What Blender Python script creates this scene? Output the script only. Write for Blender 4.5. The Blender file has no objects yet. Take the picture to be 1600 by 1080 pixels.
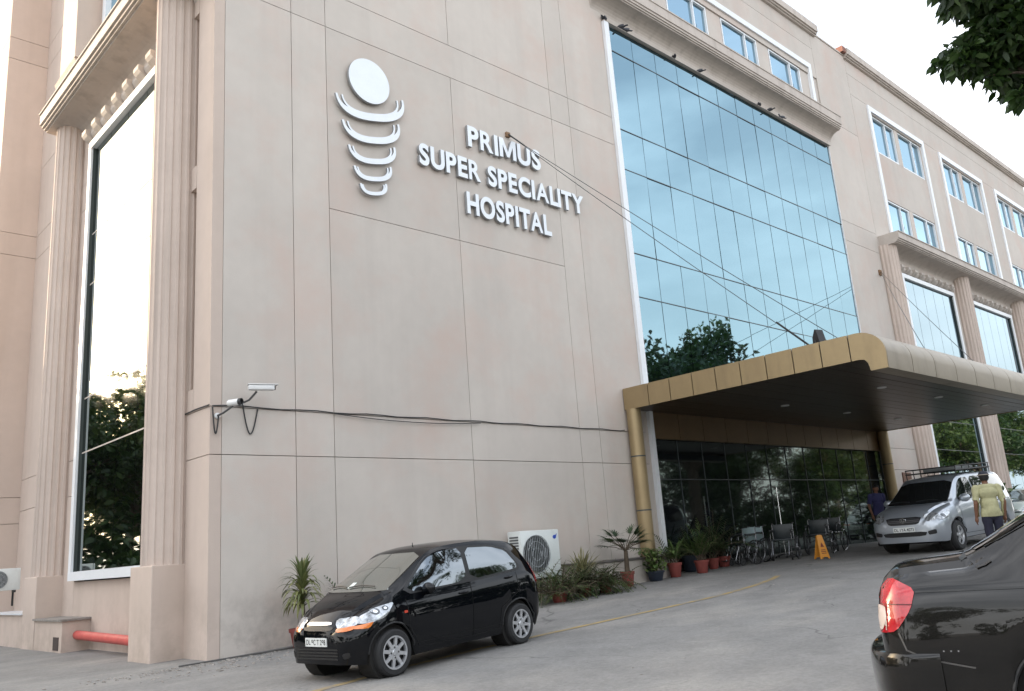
import bpy, bmesh, math, random
import numpy as np
from mathutils import Vector, Matrix
from mathutils.bvhtree import BVHTree
R_ = math.radians
scene = bpy.context.scene
col = scene.collection
random.seed(7)

# ------------------------------------------------------------------ camera
def cam_axes(yaw, pitch, roll):
    f = Vector((math.sin(yaw)*math.cos(pitch), math.cos(yaw)*math.cos(pitch), math.sin(pitch)))
    r0 = Vector((math.cos(yaw), -math.sin(yaw), 0)); u0 = r0.cross(f)
    r = math.cos(roll)*r0 + math.sin(roll)*u0
    u = -math.sin(roll)*r0 + math.cos(roll)*u0
    return r, u, f
cr, cu, cf = cam_axes(R_(43.716), R_(13.531), R_(-4.225))
cam_d = bpy.data.cameras.new('camera'); cam = bpy.data.objects.new('camera', cam_d); col.objects.link(cam)
m = Matrix.Identity(4)
for i in range(3):
    m[i][0] = cr[i]; m[i][1] = cu[i]; m[i][2] = -cf[i]
m[0][3], m[1][3], m[2][3] = 0, 0, 1.55
cam.matrix_world = m
cam_d.sensor_fit = 'HORIZONTAL'; cam_d.sensor_width = 36; cam_d.lens = 1324.05/1600*36
cam_d.clip_start = .05; cam_d.clip_end = 3000
scene.camera = cam

# ------------------------------------------------------------------ light
SUN_AZ = R_(-17.5)      # from +Y towards +X
SUN_EL = R_(11.5)
SKY_STRENGTH = .1
world = bpy.data.worlds.new('World'); scene.world = world; world.use_nodes = True
wn = world.node_tree; wn.nodes.clear()
wo = wn.nodes.new('ShaderNodeOutputWorld'); bg = wn.nodes.new('ShaderNodeBackground')
sky = wn.nodes.new('ShaderNodeTexSky'); sky.sky_type = 'NISHITA'; sky.sun_disc = False
sky.sun_elevation = SUN_EL; sky.sun_rotation = SUN_AZ
sky.air_density = 1.0; sky.dust_density = 6.0; sky.ozone_density = 1.0
tc = wn.nodes.new('ShaderNodeTexCoord'); mp = wn.nodes.new('ShaderNodeMapping'); mp.inputs['Scale'].default_value = (1, 1, 2.6)
mp.inputs['Location'].default_value = (5.7, .9, 1.9)
nz = wn.nodes.new('ShaderNodeTexNoise'); nz.inputs['Scale'].default_value = 2.6; nz.inputs['Detail'].default_value = 5; nz.inputs['Roughness'].default_value = .5
rp = wn.nodes.new('ShaderNodeValToRGB'); rp.color_ramp.elements[0].position = .40; rp.color_ramp.elements[0].color = (.28, .28, .28, 1); rp.color_ramp.elements[1].position = .72
mx = wn.nodes.new('ShaderNodeMix'); mx.data_type = 'RGBA'
mm = wn.nodes.new('ShaderNodeMath'); mm.operation = 'MULTIPLY'; mm.inputs[1].default_value = .8
L = wn.links.new
L(tc.outputs['Generated'], mp.inputs['Vector']); L(mp.outputs[0], nz.inputs['Vector']); L(nz.outputs['Fac'], rp.inputs[0])
L(rp.outputs[0], mm.inputs[0]); L(mm.outputs[0], mx.inputs[0]); L(sky.outputs[0], mx.inputs[6])
mx.inputs[7].default_value = (9, 9.2, 9.6, 1)
# haze paling the sky towards the horizon, the same all round
sp = wn.nodes.new('ShaderNodeSeparateXYZ'); L(tc.outputs['Generated'], sp.inputs[0])
hz = wn.nodes.new('ShaderNodeMapRange'); hz.inputs[1].default_value = 0; hz.inputs[2].default_value = .62; hz.inputs[3].default_value = .62; hz.inputs[4].default_value = 0; hz.interpolation_type = 'SMOOTHSTEP'; L(sp.outputs[2], hz.inputs[0])
mh = wn.nodes.new('ShaderNodeMix'); mh.data_type = 'RGBA'; L(hz.outputs[0], mh.inputs[0]); L(mx.outputs[2], mh.inputs[6]); mh.inputs[7].default_value = (6.2, 6.2, 6.1, 1)
L(mh.outputs[2], bg.inputs[0]); bg.inputs[1].default_value = SKY_STRENGTH; L(bg.outputs[0], wo.inputs[0])
sd = Vector((math.sin(SUN_AZ)*math.cos(SUN_EL), math.cos(SUN_AZ)*math.cos(SUN_EL), math.sin(SUN_EL)))
sl = bpy.data.lights.new('sun', 'SUN'); sl.energy = 2.6; sl.angle = R_(.6); sl.color = (1, .80, .56)
so = bpy.data.objects.new('sun', sl); col.objects.link(so)
so.rotation_euler = sd.to_track_quat('Z', 'Y').to_euler(); so.location = sd*100
vs = scene.view_settings
vs.view_transform = 'Standard'; vs.look = 'None'; vs.exposure = 2.02; vs.gamma = 1; vs.use_curve_mapping = False
scene.render.engine = 'CYCLES'
scene.cycles.max_bounces = 6; scene.cycles.diffuse_bounces = 3; scene.cycles.glossy_bounces = 4; scene.cycles.transmission_bounces = 4
scene.cycles.use_denoising = True
scene.cycles.sample_clamp_indirect = 6

# ------------------------------------------------------------------ materials
MATS = {}
def mat(name, c, rough=.7, metal=0., var=0., vscale=3., bump=0., bscale=40., coat=0., spec=None, emit=None, obj=False, dirt=None, streak=None, coat_rough=.03, splash=None, rand=0.):
    """procedural material: base colour with two-scale noise variation, optional fine relief, dirt blotches and rain streaks"""
    if name in MATS: return MATS[name]
    M = bpy.data.materials.new(name); M.use_nodes = True; nt = M.node_tree; N = nt.nodes; K = nt.links.new
    p = N['Principled BSDF']; p.inputs['Base Color'].default_value = (*c, 1); p.inputs['Roughness'].default_value = rough; p.inputs['Metallic'].default_value = metal
    if spec is not None: p.inputs['Specular IOR Level'].default_value = spec
    if coat: p.inputs['Coat Weight'].default_value = coat; p.inputs['Coat Roughness'].default_value = coat_rough
    if emit: p.inputs['Emission Color'].default_value = (*emit[0], 1); p.inputs['Emission Strength'].default_value = emit[1]
    if var or bump or dirt or streak:
        if obj:
            t = N.new('ShaderNodeTexCoord'); src = t.outputs['Object']
        else:
            t = N.new('ShaderNodeNewGeometry'); src = t.outputs['Position']
    cur = None
    def mixc(fac, a, b, mode='MIX'):
        x = N.new('ShaderNodeMix'); x.data_type = 'RGBA'; x.blend_type = mode
        if isinstance(fac, float): x.inputs[0].default_value = fac
        else: K(fac, x.inputs[0])
        for s, v in ((6, a), (7, b)):
            if isinstance(v, tuple): x.inputs[s].default_value = (*v, 1)
            else: K(v, x.inputs[s])
        return x.outputs[2]
    def noise(scale, detail=4, sc=None, lo=.35, hi=.65, rough=.55):
        n = N.new('ShaderNodeTexNoise'); n.inputs['Scale'].default_value = scale; n.inputs['Detail'].default_value = detail; n.inputs['Roughness'].default_value = rough
        if sc:
            q = N.new('ShaderNodeMapping'); q.inputs['Scale'].default_value = sc; K(src, q.inputs[0]); K(q.outputs[0], n.inputs['Vector'])
        else: K(src, n.inputs['Vector'])
        r = N.new('ShaderNodeMapRange'); r.inputs[1].default_value = lo; r.inputs[2].default_value = hi; K(n.outputs['Fac'], r.inputs[0])
        return r.outputs[0]
    cur = tuple(c)
    if var:
        lo = tuple(max(0, x*(1-var)) for x in c); hi = tuple(min(1, x*(1+var)) for x in c)
        cur = mixc(noise(vscale), lo, hi)
        cur2 = mixc(noise(vscale*7, 5), lo, hi)
        cur = mixc(.35, cur, cur2)
    if streak:
        cur = mixc(noise(1.0, 5, streak[2], .5, .8), cur, mixc(streak[1], cur, streak[0]))
    if dirt:
        cur = mixc(noise(dirt[2], 7, None, dirt[3], dirt[3]+.2, .65), cur, mixc(dirt[1], cur, dirt[0]))
    if rand:        # slight difference from panel to panel
        oi = N.new('ShaderNodeObjectInfo'); hs = N.new('ShaderNodeHueSaturation'); r_ = N.new('ShaderNodeMapRange'); r_.inputs[3].default_value = 1-rand; r_.inputs[4].default_value = 1+rand
        K(oi.outputs['Random'], r_.inputs[0]); K(r_.outputs[0], hs.inputs['Value'])
        if isinstance(cur, tuple): hs.inputs['Color'].default_value = (*cur, 1)
        else: K(cur, hs.inputs['Color'])
        cur = hs.outputs[0]
    if splash:      # rain splash and rising damp at the foot of the wall
        sx_ = N.new('ShaderNodeSeparateXYZ'); K(src, sx_.inputs[0]); r_ = N.new('ShaderNodeMapRange'); r_.inputs[1].default_value = 1.5; r_.inputs[2].default_value = .25; K(sx_.outputs[2], r_.inputs[0])
        m_ = N.new('ShaderNodeMath'); m_.operation = 'MULTIPLY'; K(r_.outputs[0], m_.inputs[0]); K(noise(1.6, 7, None, .42, .68, .7), m_.inputs[1])
        cur = mixc(m_.outputs[0], cur, mixc(splash[1], cur, splash[0]))
    if not isinstance(cur, tuple): K(cur, p.inputs['Base Color'])
    if bump:
        n = N.new('ShaderNodeTexNoise'); n.inputs['Scale'].default_value = bscale; n.inputs['Detail'].default_value = 5; K(src, n.inputs['Vector'])
        b = N.new('ShaderNodeBump'); b.inputs['Strength'].default_value = bump; b.inputs['Distance'].default_value = .02; K(n.outputs['Fac'], b.inputs['Height']); K(b.outputs[0], p.inputs['Normal'])
    MATS[name] = M
    return M

def glass_mat(name, tint, rough=.015, wave=.012, wscale=.7, dark=(.01, .012, .014), mirror=.8):
    """reflective solar glass: a tinted mirror coat over a dark body, faintly wavy"""
    M = bpy.data.materials.new(name); M.use_nodes = True; nt = M.node_tree; N = nt.nodes; K = nt.links.new
    p = N['Principled BSDF']; p.inputs['Base Color'].default_value = (*dark, 1); p.inputs['Roughness'].default_value = .05
    gl = N.new('ShaderNodeBsdfGlossy'); gl.inputs['Color'].default_value = (*tint, 1); gl.inputs['Roughness'].default_value = rough
    lw = N.new('ShaderNodeFresnel'); lw.inputs['IOR'].default_value = 1.5
    mr = N.new('ShaderNodeMapRange'); mr.inputs[3].default_value = mirror; mr.inputs[4].default_value = 1.0; K(lw.outputs[0], mr.inputs[0])
    ms = N.new('ShaderNodeMixShader'); K(mr.outputs[0], ms.inputs[0]); K(p.outputs[0], ms.inputs[1]); K(gl.outputs[0], ms.inputs[2])
    K(ms.outputs[0], N['Material Output'].inputs[0])
    g = N.new('ShaderNodeNewGeometry'); n = N.new('ShaderNodeTexNoise'); n.inputs['Scale'].default_value = wscale; n.inputs['Detail'].default_value = 1.5
    K(g.outputs['Position'], n.inputs['Vector']); b = N.new('ShaderNodeBump'); b.inputs['Strength'].default_value = wave*10; b.inputs['Distance'].default_value = .01
    K(n.outputs['Fac'], b.inputs['Height']); K(b.outputs[0], gl.inputs['Normal'])
    return M

def leaf_mat(name, c1, c2, trans=.35, rough=.45):
    M = bpy.data.materials.new(name); M.use_nodes = True; nt = M.node_tree; N = nt.nodes; K = nt.links.new
    p = N['Principled BSDF']; p.inputs['Roughness'].default_value = rough
    g = N.new('ShaderNodeNewGeometry'); r = N.new('ShaderNodeMix'); r.data_type = 'RGBA'
    K(g.outputs['Random Per Island'], r.inputs[0]); r.inputs[6].default_value = (*c1, 1); r.inputs[7].default_value = (*c2, 1)
    K(r.outputs[2], p.inputs['Base Color'])
    t = N.new('ShaderNodeBsdfTranslucent'); K(r.outputs[2], t.inputs[0])
    ms = N.new('ShaderNodeMixShader'); ms.inputs[0].default_value = trans; K(p.outputs[0], ms.inputs[1]); K(t.outputs[0], ms.inputs[2])
    K(ms.outputs[0], N['Material Output'].inputs[0])
    return M

WALL = mat('wall_render', (.55, .497, .447), .85, var=.05, vscale=.55, bump=.12, bscale=60, streak=((.40, .35, .315), .32, (1.6, 1.6, .10)), dirt=((.56, .435, .375), .7, .45, .48), rand=.035, splash=((.20, .17, .15), .75))
WALLW = mat('side_render', (.565, .465, .40), .85, var=.05, vscale=.6, bump=.12, bscale=60, streak=((.42, .33, .27), .4, (1.8, 1.8, .12)), rand=.02, splash=((.30, .24, .19), .6))
TRIM = mat('trim_render', (.52, .46, .41), .8, var=.06, vscale=1.2, bump=.1, bscale=50, streak=((.25, .21, .18), .5, (3., 3., .3)))
JOINT = mat('joint_dark', (.10, .09, .085), .9)
WHITE = mat('white_frame', (.78, .80, .82), .4, var=.03, vscale=2.)
COLM = mat('column_render', (.55, .455, .395), .85, var=.06, vscale=1.0, bump=.15, bscale=40, streak=((.27, .23, .20), .6, (5., 5., .12)))
GLASSB = glass_mat('blue_solar_glass', (.245, .375, .435), wave=.014)
GLASSW = glass_mat('window_glass', (.36, .52, .62), wave=.012)
GLASSS = glass_mat('bay_glass', (.44, .48, .47), wave=.012)
GLASSR = glass_mat('right_bay_glass', (.33, .42, .47), wave=.012)
GLASSD = glass_mat('entrance_glass', (.17, .23, .20), mirror=.20, wave=.012)
MULL = mat('mullion_dark', (.05, .06, .065), .4)
GOLD = mat('gold_cladding', (.355, .265, .145), .42, metal=.45, bump=.25, bscale=2.2, streak=((.22, .165, .10), .55, (4., 4., .6)), var=.06, vscale=1.5, dirt=((.33, .25, .13), .4, 1.2, .55))
GOLD_SHADE = mat('gold_cladding_shaded', (.15, .095, .045), .42, metal=.4, var=.1, vscale=1.5)  # gold of the lintel panels, darkened in colour for the shade under the canopy
SILV = mat('pale_cladding', (.30, .25, .185), .42, metal=.3, streak=((.17, .14, .10), .5, (4., 4., .8)), var=.05, vscale=1.5, dirt=((.32, .29, .25), .4, 1.1, .55))
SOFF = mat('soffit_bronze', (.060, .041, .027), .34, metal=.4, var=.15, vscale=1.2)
STEELW = mat('brushed_letter', (.74, .77, .80), .42, metal=.15, var=.03, vscale=3.)
LSIDE = mat('letter_return', (.34, .35, .36), .5, metal=.3)
CABLE = mat('cable_black', (.03, .03, .03), .6)
RUBBER = mat('rubber', (.022, .022, .023), .75, var=.15, vscale=9., obj=True)
CHROME = mat('chrome', (.78, .79, .80), .12, metal=1.)
BLACKP = mat('black_plastic', (.018, .018, .019), .5)
SILVP = mat('rim_silver', (.62, .63, .65), .3, metal=.7)

# ------------------------------------------------------------------ scene graph helpers
WM = {}
def tag(o, label=None, cat=None, group=None, kind=None):
    if label: o['label'] = label
    if cat: o['category'] = cat
    if group: o['group'] = group
    if kind: o['kind'] = kind
    return o
def thing(name, label, cat, loc=(0, 0, 0), rot=(0, 0, 0), group=None):
    o = bpy.data.objects.new(name, None); col.objects.link(o); o.empty_display_size = .2
    o.location = loc; o.rotation_euler = rot
    return tag(o, label, cat, group)
def link(name, me, parent=None, loc=None, world=False):
    """world=True: the mesh is in world coordinates and the parent an unrotated Empty"""
    o = bpy.data.objects.new(name, me); col.objects.link(o)
    if loc is not None: o.location = loc
    if parent is not None:
        o.parent = parent
        if world: o.matrix_parent_inverse = Matrix.Translation(-Vector(parent.location))
    return o
class MB:
    def __init__(s): s.v = []; s.f = []
    def add(s, vs, fs):
        b = len(s.v); s.v += [tuple(x) for x in vs]; s.f += [tuple(i+b for i in f) for f in fs]; return s
    def box(s, x0, x1, y0, y1, z0, z1):
        return s.add([(x0,y0,z0),(x1,y0,z0),(x1,y1,z0),(x0,y1,z0),(x0,y0,z1),(x1,y0,z1),(x1,y1,z1),(x0,y1,z1)],
                     [(0,3,2,1),(4,5,6,7),(0,1,5,4),(1,2,6,5),(2,3,7,6),(3,0,4,7)])
    def bbox(s, x0, x1, y0, y1, z0, z1, r=.02):
        """box with chamfered edges"""
        bm = bmesh.new(); bmesh.ops.create_cube(bm, size=1)
        for v in bm.verts: v.co = Vector((x0+(v.co.x+.5)*(x1-x0), y0+(v.co.y+.5)*(y1-y0), z0+(v.co.z+.5)*(z1-z0)))
        bmesh.ops.bevel(bm, geom=bm.edges[:], offset=r, segments=2, affect='EDGES', profile=.5)
        return s.addbm(bm)
    def addbm(s, bm, M=None):
        bm.verts.index_update()
        s.add([(M @ v.co if M else v.co)[:] for v in bm.verts], [[v.index for v in f.verts] for f in bm.faces]); bm.free(); return s
    def tube(s, pts, r, n=8, cap=True):
        pts = [Vector(p) for p in pts]; k = len(pts); rs = r if isinstance(r, (list, tuple)) else [r]*k
        rings = []; up = None
        for i, p in enumerate(pts):
            d = (pts[min(i+1, k-1)]-pts[max(i-1, 0)])
            if d.length < 1e-9: d = Vector((0, 0, 1))
            d.normalize()
            if up is None:
                a = Vector((0, 0, 1)) if abs(d.z) < .9 else Vector((1, 0, 0)); up = d.cross(a).normalized()
            else:
                up = (up-d*up.dot(d)); up = up.normalized() if up.length > 1e-6 else d.orthogonal().normalized()
            w = d.cross(up)
            rings.append([p+rs[i]*(math.cos(t)*up+math.sin(t)*w) for t in [2*math.pi*j/n for j in range(n)]])
        vs = [q for r_ in rings for q in r_]; fs = []
        for i in range(k-1):
            for j in range(n):
                fs.append((i*n+j, i*n+(j+1) % n, (i+1)*n+(j+1) % n, (i+1)*n+j))
        if cap: fs += [tuple(range(n-1, -1, -1)), tuple((k-1)*n+j for j in range(n))]
        return s.add(vs, fs)
    def lathe(s, prof, n=24, M=None, cap=True):
        """prof: (radius, height) about z"""
        vs = []; fs = []
        for r, z in prof:
            for j in range(n):
                t = 2*math.pi*j/n; q = Vector((r*math.cos(t), r*math.sin(t), z)); vs.append(M @ q if M else q)
        for i in range(len(prof)-1):
            for j in range(n): fs.append((i*n+j, i*n+(j+1) % n, (i+1)*n+(j+1) % n, (i+1)*n+j))
        if cap and prof[0][0] > 1e-4: fs.append(tuple(range(n-1, -1, -1)))
        if cap and prof[-1][0] > 1e-4: fs.append(tuple((len(prof)-1)*n+j for j in range(n)))
        return s.add(vs, fs)
    def prism(s, poly, a, b, fn):
        """poly 2D extruded from a to b; fn(u, v, w) -> 3D"""
        n = len(poly); vs = [fn(u, v, a) for u, v in poly]+[fn(u, v, b) for u, v in poly]
        return s.add(vs, [tuple(range(n-1, -1, -1)), tuple(range(n, 2*n))]+[(i, (i+1) % n, n+(i+1) % n, n+i) for i in range(n)])
    def ell(s, c, r, n=12, k=8):
        vs = []; fs = []
        for i in range(k+1):
            a = math.pi*i/k
            for j in range(n):
                t = 2*math.pi*j/n; vs.append((c[0]+r[0]*math.sin(a)*math.cos(t), c[1]+r[1]*math.sin(a)*math.sin(t), c[2]-r[2]*math.cos(a)))
        for i in range(k):
            for j in range(n): fs.append((i*n+j, i*n+(j+1) % n, (i+1)*n+(j+1) % n, (i+1)*n+j))
        return s.add(vs, fs)
    def mesh(s, name, m_, smooth=False, clean=True):
        me = bpy.data.meshes.new(name); me.from_pydata(s.v, [], s.f); 
        if m_: me.materials.append(m_)
        if clean:
            bm = bmesh.new(); bm.from_mesh(me); bmesh.ops.remove_doubles(bm, verts=bm.verts, dist=1e-5)
            bmesh.ops.recalc_face_normals(bm, faces=bm.faces); bm.to_mesh(me); bm.free()
        if smooth is not False and smooth is not None:
            me.polygons.foreach_set('use_smooth', [True]*len(me.polygons))
            me.set_sharp_from_angle(angle=R_(40 if smooth is True else smooth))
        return me
    def build(s, name, m_, parent=None, smooth=False, world=False, loc=None):
        return link(name, s.mesh(name, m_, smooth), parent, loc, world)
def copy_tree(o, parent=None):
    c = o.copy(); col.objects.link(c)
    if parent is not None: c.parent = parent
    for ch in list(o.children): copy_tree(ch, c)
    return c
def text_mesh(s, size, extrude, offset=0., sx=1.):
    cu_ = bpy.data.curves.new('t', 'FONT'); cu_.body = s; cu_.size = size; cu_.extrude = extrude; cu_.offset = offset
    o = bpy.data.objects.new('t', cu_); col.objects.link(o)
    dg = bpy.context.evaluated_depsgraph_get(); dg.update()
    me = bpy.data.meshes.new_from_object(o.evaluated_get(dg))
    bpy.data.objects.remove(o); bpy.data.curves.remove(cu_)
    return me

# ------------------------------------------------------------------ ground
def g(x, y=20.):
    c = -max(0, min(7-y, 9))*.017      # the drive falls towards the street
    if x < 4: return .22+c
    t = x-4
    if t < 3: return .22+.039*t*t/6+c
    if x < 24: return .22+.039*(t-1.5)+c
    return .22+.039*18.5+c
def ground():
    xs = [-900, -300, -100, -40, -15, 0]+[4+.5*i for i in range(45)]+[30, 45, 80, 200, 500, 1200]
    ys = [-900, -300, -100, -40, -15, -5, -2, 0, 2, 4, 6, 7, 9, 12, 15, 20, 30, 60, 150, 400, 900]
    b = MB(); b.v = [(x, y, g(x, y)) for y in ys for x in xs]; n = len(xs)
    b.f = [(j*n+i, j*n+i+1, (j+1)*n+i+1, (j+1)*n+i) for j in range(len(ys)-1) for i in range(n-1)]
    M = mat('driveway', (.215, .208, .198), .82, var=.13, vscale=1.4, bump=.5, bscale=38, dirt=((.12, .117, .113), .5, 1.1, .52), streak=((.36, .335, .30), .7, (.5, .9, 1)))
    nt = M.node_tree; N = nt.nodes; K = nt.links.new; p = N['Principled BSDF']; old = p.inputs['Base Color'].links[0].from_socket
    ge = N.new('ShaderNodeNewGeometry'); n1 = N.new('ShaderNodeTexNoise'); n1.inputs['Scale'].default_value = 1.3; n1.inputs['Detail'].default_value = 6; K(ge.outputs['Position'], n1.inputs['Vector'])
    ad = N.new('ShaderNodeVectorMath'); ad.operation = 'MULTIPLY_ADD'; ad.inputs[1].default_value = (.9, .9, 0); K(n1.outputs['Color'], ad.inputs[0]); K(ge.outputs['Position'], ad.inputs[2])
    vo = N.new('ShaderNodeTexVoronoi'); vo.feature = 'DISTANCE_TO_EDGE'; vo.inputs['Scale'].default_value = .30; K(ad.outputs[0], vo.inputs['Vector'])
    mr = N.new('ShaderNodeMapRange'); mr.inputs[1].default_value = .0; mr.inputs[2].default_value = .006; mr.inputs[3].default_value = .65; mr.inputs[4].default_value = 0; K(vo.outputs['Distance'], mr.inputs[0])
    n2 = N.new('ShaderNodeTexNoise'); n2.inputs['Scale'].default_value = .5; K(ge.outputs['Position'], n2.inputs['Vector']); m2 = N.new('ShaderNodeMapRange'); m2.inputs[1].default_value = .45; m2.inputs[2].default_value = .6; K(n2.outputs['Fac'], m2.inputs[0])
    mu_ = N.new('ShaderNodeMath'); mu_.operation = 'MULTIPLY'; K(mr.outputs[0], mu_.inputs[0]); K(m2.outputs[0], mu_.inputs[1])
    x = N.new('ShaderNodeMix'); x.data_type = 'RGBA'; K(mu_.outputs[0], x.inputs[0]); K(old, x.inputs[6]); x.inputs[7].default_value = (.06, .058, .055, 1)
    # aggregate speckle
    n3 = N.new('ShaderNodeTexNoise'); n3.inputs['Scale'].default_value = 22; n3.inputs['Detail'].default_value = 3; K(ge.outputs['Position'], n3.inputs['Vector']); m3 = N.new('ShaderNodeMapRange'); m3.inputs[1].default_value = .3; m3.inputs[2].default_value = .7; m3.inputs[3].default_value = .88; m3.inputs[4].default_value = 1.1; K(n3.outputs['Fac'], m3.inputs[0])
    hs = N.new('ShaderNodeHueSaturation'); K(x.outputs[2], hs.inputs['Color']); K(m3.outputs[0], hs.inputs['Value']); K(hs.outputs[0], p.inputs['Base Color'])
    o = b.build('driveway_ground', M); tag(o, kind='structure')
    # darker seams of the concrete slabs
    pts = [(5.1, 8.69), (6.37, 9.0), (7.63, 9.1), (9.49, 9.02), (11.56, 8.94), (13.16, 8.92), (14.56, 9.11), (15.6, 9.36), (16.3, 9.62)]
    q = []
    for i in range(len(pts)-1):
        for k in range(6):
            t = k/6; q.append((pts[i][0]*(1-t)+pts[i+1][0]*t, pts[i][1]*(1-t)+pts[i+1][1]*t))
    q.insert(0, (3.2, 8.0)); q.append(pts[-1])
    b = MB()
    for i, (x, y) in enumerate(q):
        a = q[max(i-1, 0)]; c = q[min(i+1, len(q)-1)]; d = Vector((c[0]-a[0], c[1]-a[1])).normalized(); n_ = Vector((-d.y, d.x))*.06
        b.v += [(x+n_.x, y+n_.y, g(x+n_.x)+.005), (x-n_.x, y-n_.y, g(x-n_.x)+.005)]
    b.f = [(2*i, 2*i+1, 2*i+3, 2*i+2) for i in range(len(q)-1)]
    YL = mat('worn_yellow_paint', (.36, .26, .11), .8, var=.1, vscale=4, dirt=((.22, .21, .19), .95, 3.0, .46))
    tag(b.build('lane_line', YL), kind='structure')
ground()
def gravel():
    rg = random.Random(4); b = MB()
    for k in range(420):
        if k < 260: x, y = rg.gauss(5.6, .8), 13.0-abs(rg.gauss(0, .28))-(0 if rg.random() < .8 else .8)
        else: x, y = rg.uniform(2, 20), rg.uniform(5.5, 12.6)
        if y > 13.1 and x > 5.2: continue
        r = rg.uniform(.008, .03) if k < 260 else rg.uniform(.006, .014); z = g(x, y)
        vs = [(x+r*rg.uniform(.6, 1.2)*math.cos(a+rg.random()), y+r*rg.uniform(.6, 1.2)*math.sin(a), z-.004+(r*.8 if i > 3 else 0)) for i, a in enumerate([0, 1.57, 3.14, 4.71]*2)]
        b.add(vs, [(0, 1, 5, 4), (1, 2, 6, 5), (2, 3, 7, 6), (3, 0, 4, 7), (4, 5, 6, 7)])
    o = b.build('gravel', mat('grit', (.34, .31, .28), .9, var=.35, vscale=30)); tag(o, 'loose grit and crumbs of mortar scattered on the drive', 'gravel', kind='stuff')
gravel()
# ------------------------------------------------------------------ hospital building
FY = 13.3; SX = 5.8; TOP = 21.2
B = thing('hospital_building', 'beige five-storey hospital block with blue glass curtain wall and gold entrance canopy', 'building', (SX, FY, .2))
def bpart(name, mb, m_, smooth=False, parent=None):
    if parent is None: return mb.build(name, m_, B, smooth, world=True)
    return mb.build(name, m_, parent, smooth)
G_ = .0065   # half joint
core = MB().box(SX+.2, 57.4, FY+.2, 44, -.3, TOP)
core.box(5.0, 5.9, 24.9, 44, -.3, TOP)
bpart('wall_core', core, JOINT)
def fpanel(x0, x1, z0, z1, m_=WALL, y=FY, d=.2):
    bpart('wall_panel', MB().box(x0+G_, x1-G_, y, y+d, z0+G_, z1-G_), m_)
def spanel(y0, y1, z0, z1, m_=WALLW, x=SX, d=.2):
    bpart('wall_panel', MB().box(x, x+d, y0+G_, y1-G_, z0+G_, z1-G_), m_)
hl = [-.2, 3.4, 4.19, 12.18, 13.02, 17.4, TOP]
xs = [SX, 7.35, 8.12, 11.38, 14.7, 15.4, 17.2]
for i in range(6):
    x0, x1 = xs[i], xs[i+1]
    for k in range(6):
        z0, z1 = hl[k], hl[k+1]
        if k == 2 and i in (2, 3):
            fpanel(x0+(0 if i else 0), x1, z0, 8.2); fpanel(x0, x1, 8.2, z1)
        elif k == 3 and i in (2, 3):
            if i == 2: fpanel(8.12, 14.7, z0, z1)
        else:
            fpanel(x0+(.2 if i == 0 else 0), x1, z0, z1)
fpanel(17.2, 17.28, -.2, 4.74)
# the strip of wall under the canopy beside the pillar goes down behind it; right of the glass
for k in range(6):
    fpanel(30.72, 33.75, hl[k], hl[k+1])
# front, above the glass (windows of the top floor)
fpanel(17.2, 30.72, 16.1, 17.05)
wx = [(17.65, 20.0), (20.7, 23.05), (23.9, 26.25), (27.05, 29.4)]
edges = [17.2]+[v for w in wx for v in w]+[30.72]
for i in range(0, len(edges), 2): fpanel(edges[i], edges[i+1], 17.05, 19.05, y=FY+.05, d=.15)
fpanel(17.2, 30.72, 19.05, 20.4, y=FY); fpanel(17.2, 30.72, 20.4, TOP)
def window(x0, x1, z0, z1, y=FY+.05, split=.66, name='window'):
    """white sliding window: frame with a wide fixed pane and a narrow sash"""
    f = MB(); w = .055; xm = x0+(x1-x0)*split
    for a, b_ in ((x0, x0+w), (xm-w*.5, xm+w*.5), (x1-w, x1)): f.box(a, b_, y-.01, y+.12, z0+w+.001, z1-w-.001)
    f.box(x0, x1, y-.012, y+.12, z0, z0+w); f.box(x0, x1, y-.012, y+.12, z1-w, z1)
    o = bpart(name, f, WHITE)
    for a, b_ in ((x0+w, xm-w*.5), (xm+w*.5, x1-w)):
        p = MB().box(-(b_-a)/2, (b_-a)/2, 0, .012, -(z1-z0)/2+w, (z1-z0)/2-w)
        q = p.build('pane', GLASSW, o); q.location = ((a+b_)/2, y+.07, (z0+z1)/2); q.rotation_euler = (random.gauss(0, .0035), 0, random.gauss(0, .0035))
    h = MB().box(xm+.06, xm+.075, y-.02, y-.012, (z0+z1)/2-.06, (z0+z1)/2+.06).build('handle', MULL, o)
    return o
for a, b_ in wx: window(a+.02, b_-.02, 17.07, 19.03)
def frame_y(x0, x1, z0, z1, w, y0, y1, bottom=True):
    f = MB()
    f.box(x0, x0+w, y0, y1, z0, z1-w-.001); f.box(x1-w, x1, y0, y1, z0, z1-w-.001); f.box(x0, x1, y0-.003, y1, z1-w, z1)
    if bottom: f.box(x0+w+.001, x1-w-.001, y0-.003, y1, z0, z0+w)
    return f
bpart('window_surround', frame_y(17.35, 30.25, 16.85, 19.5, .22, FY-.06, FY+.1), WHITE)

# cornice profile: (out, height) from the wall face
def cornice_prof(h, out, cove=.16):
    p = [(0, 0)]
    for k in range(1, 8):
        t = k/7*math.pi/2; p.append((out*.80*(1-math.cos(t)), h*cove*math.sin(t)))
    e = 1-cove
    for u, v in ((.80, .08), (.87, .08), (.87, .19), (.93, .19), (.93, .32), (.99, .34), (.99, .92), (1.03, .92), (1.03, 1)): p.append((out*u, h*(cove+e*v)))
    return p+[(0, h)]
def cornice_front(x0, x1, z0, h, out, y=FY):
    return MB().prism(cornice_prof(h, out, .40), x0, x1, lambda u, v, w: (w, y-u+.001, z0+v))
cf1 = bpart('cornice', cornice_front(16.75, 31.0, 16.32, .90, .56), TRIM)
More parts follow.
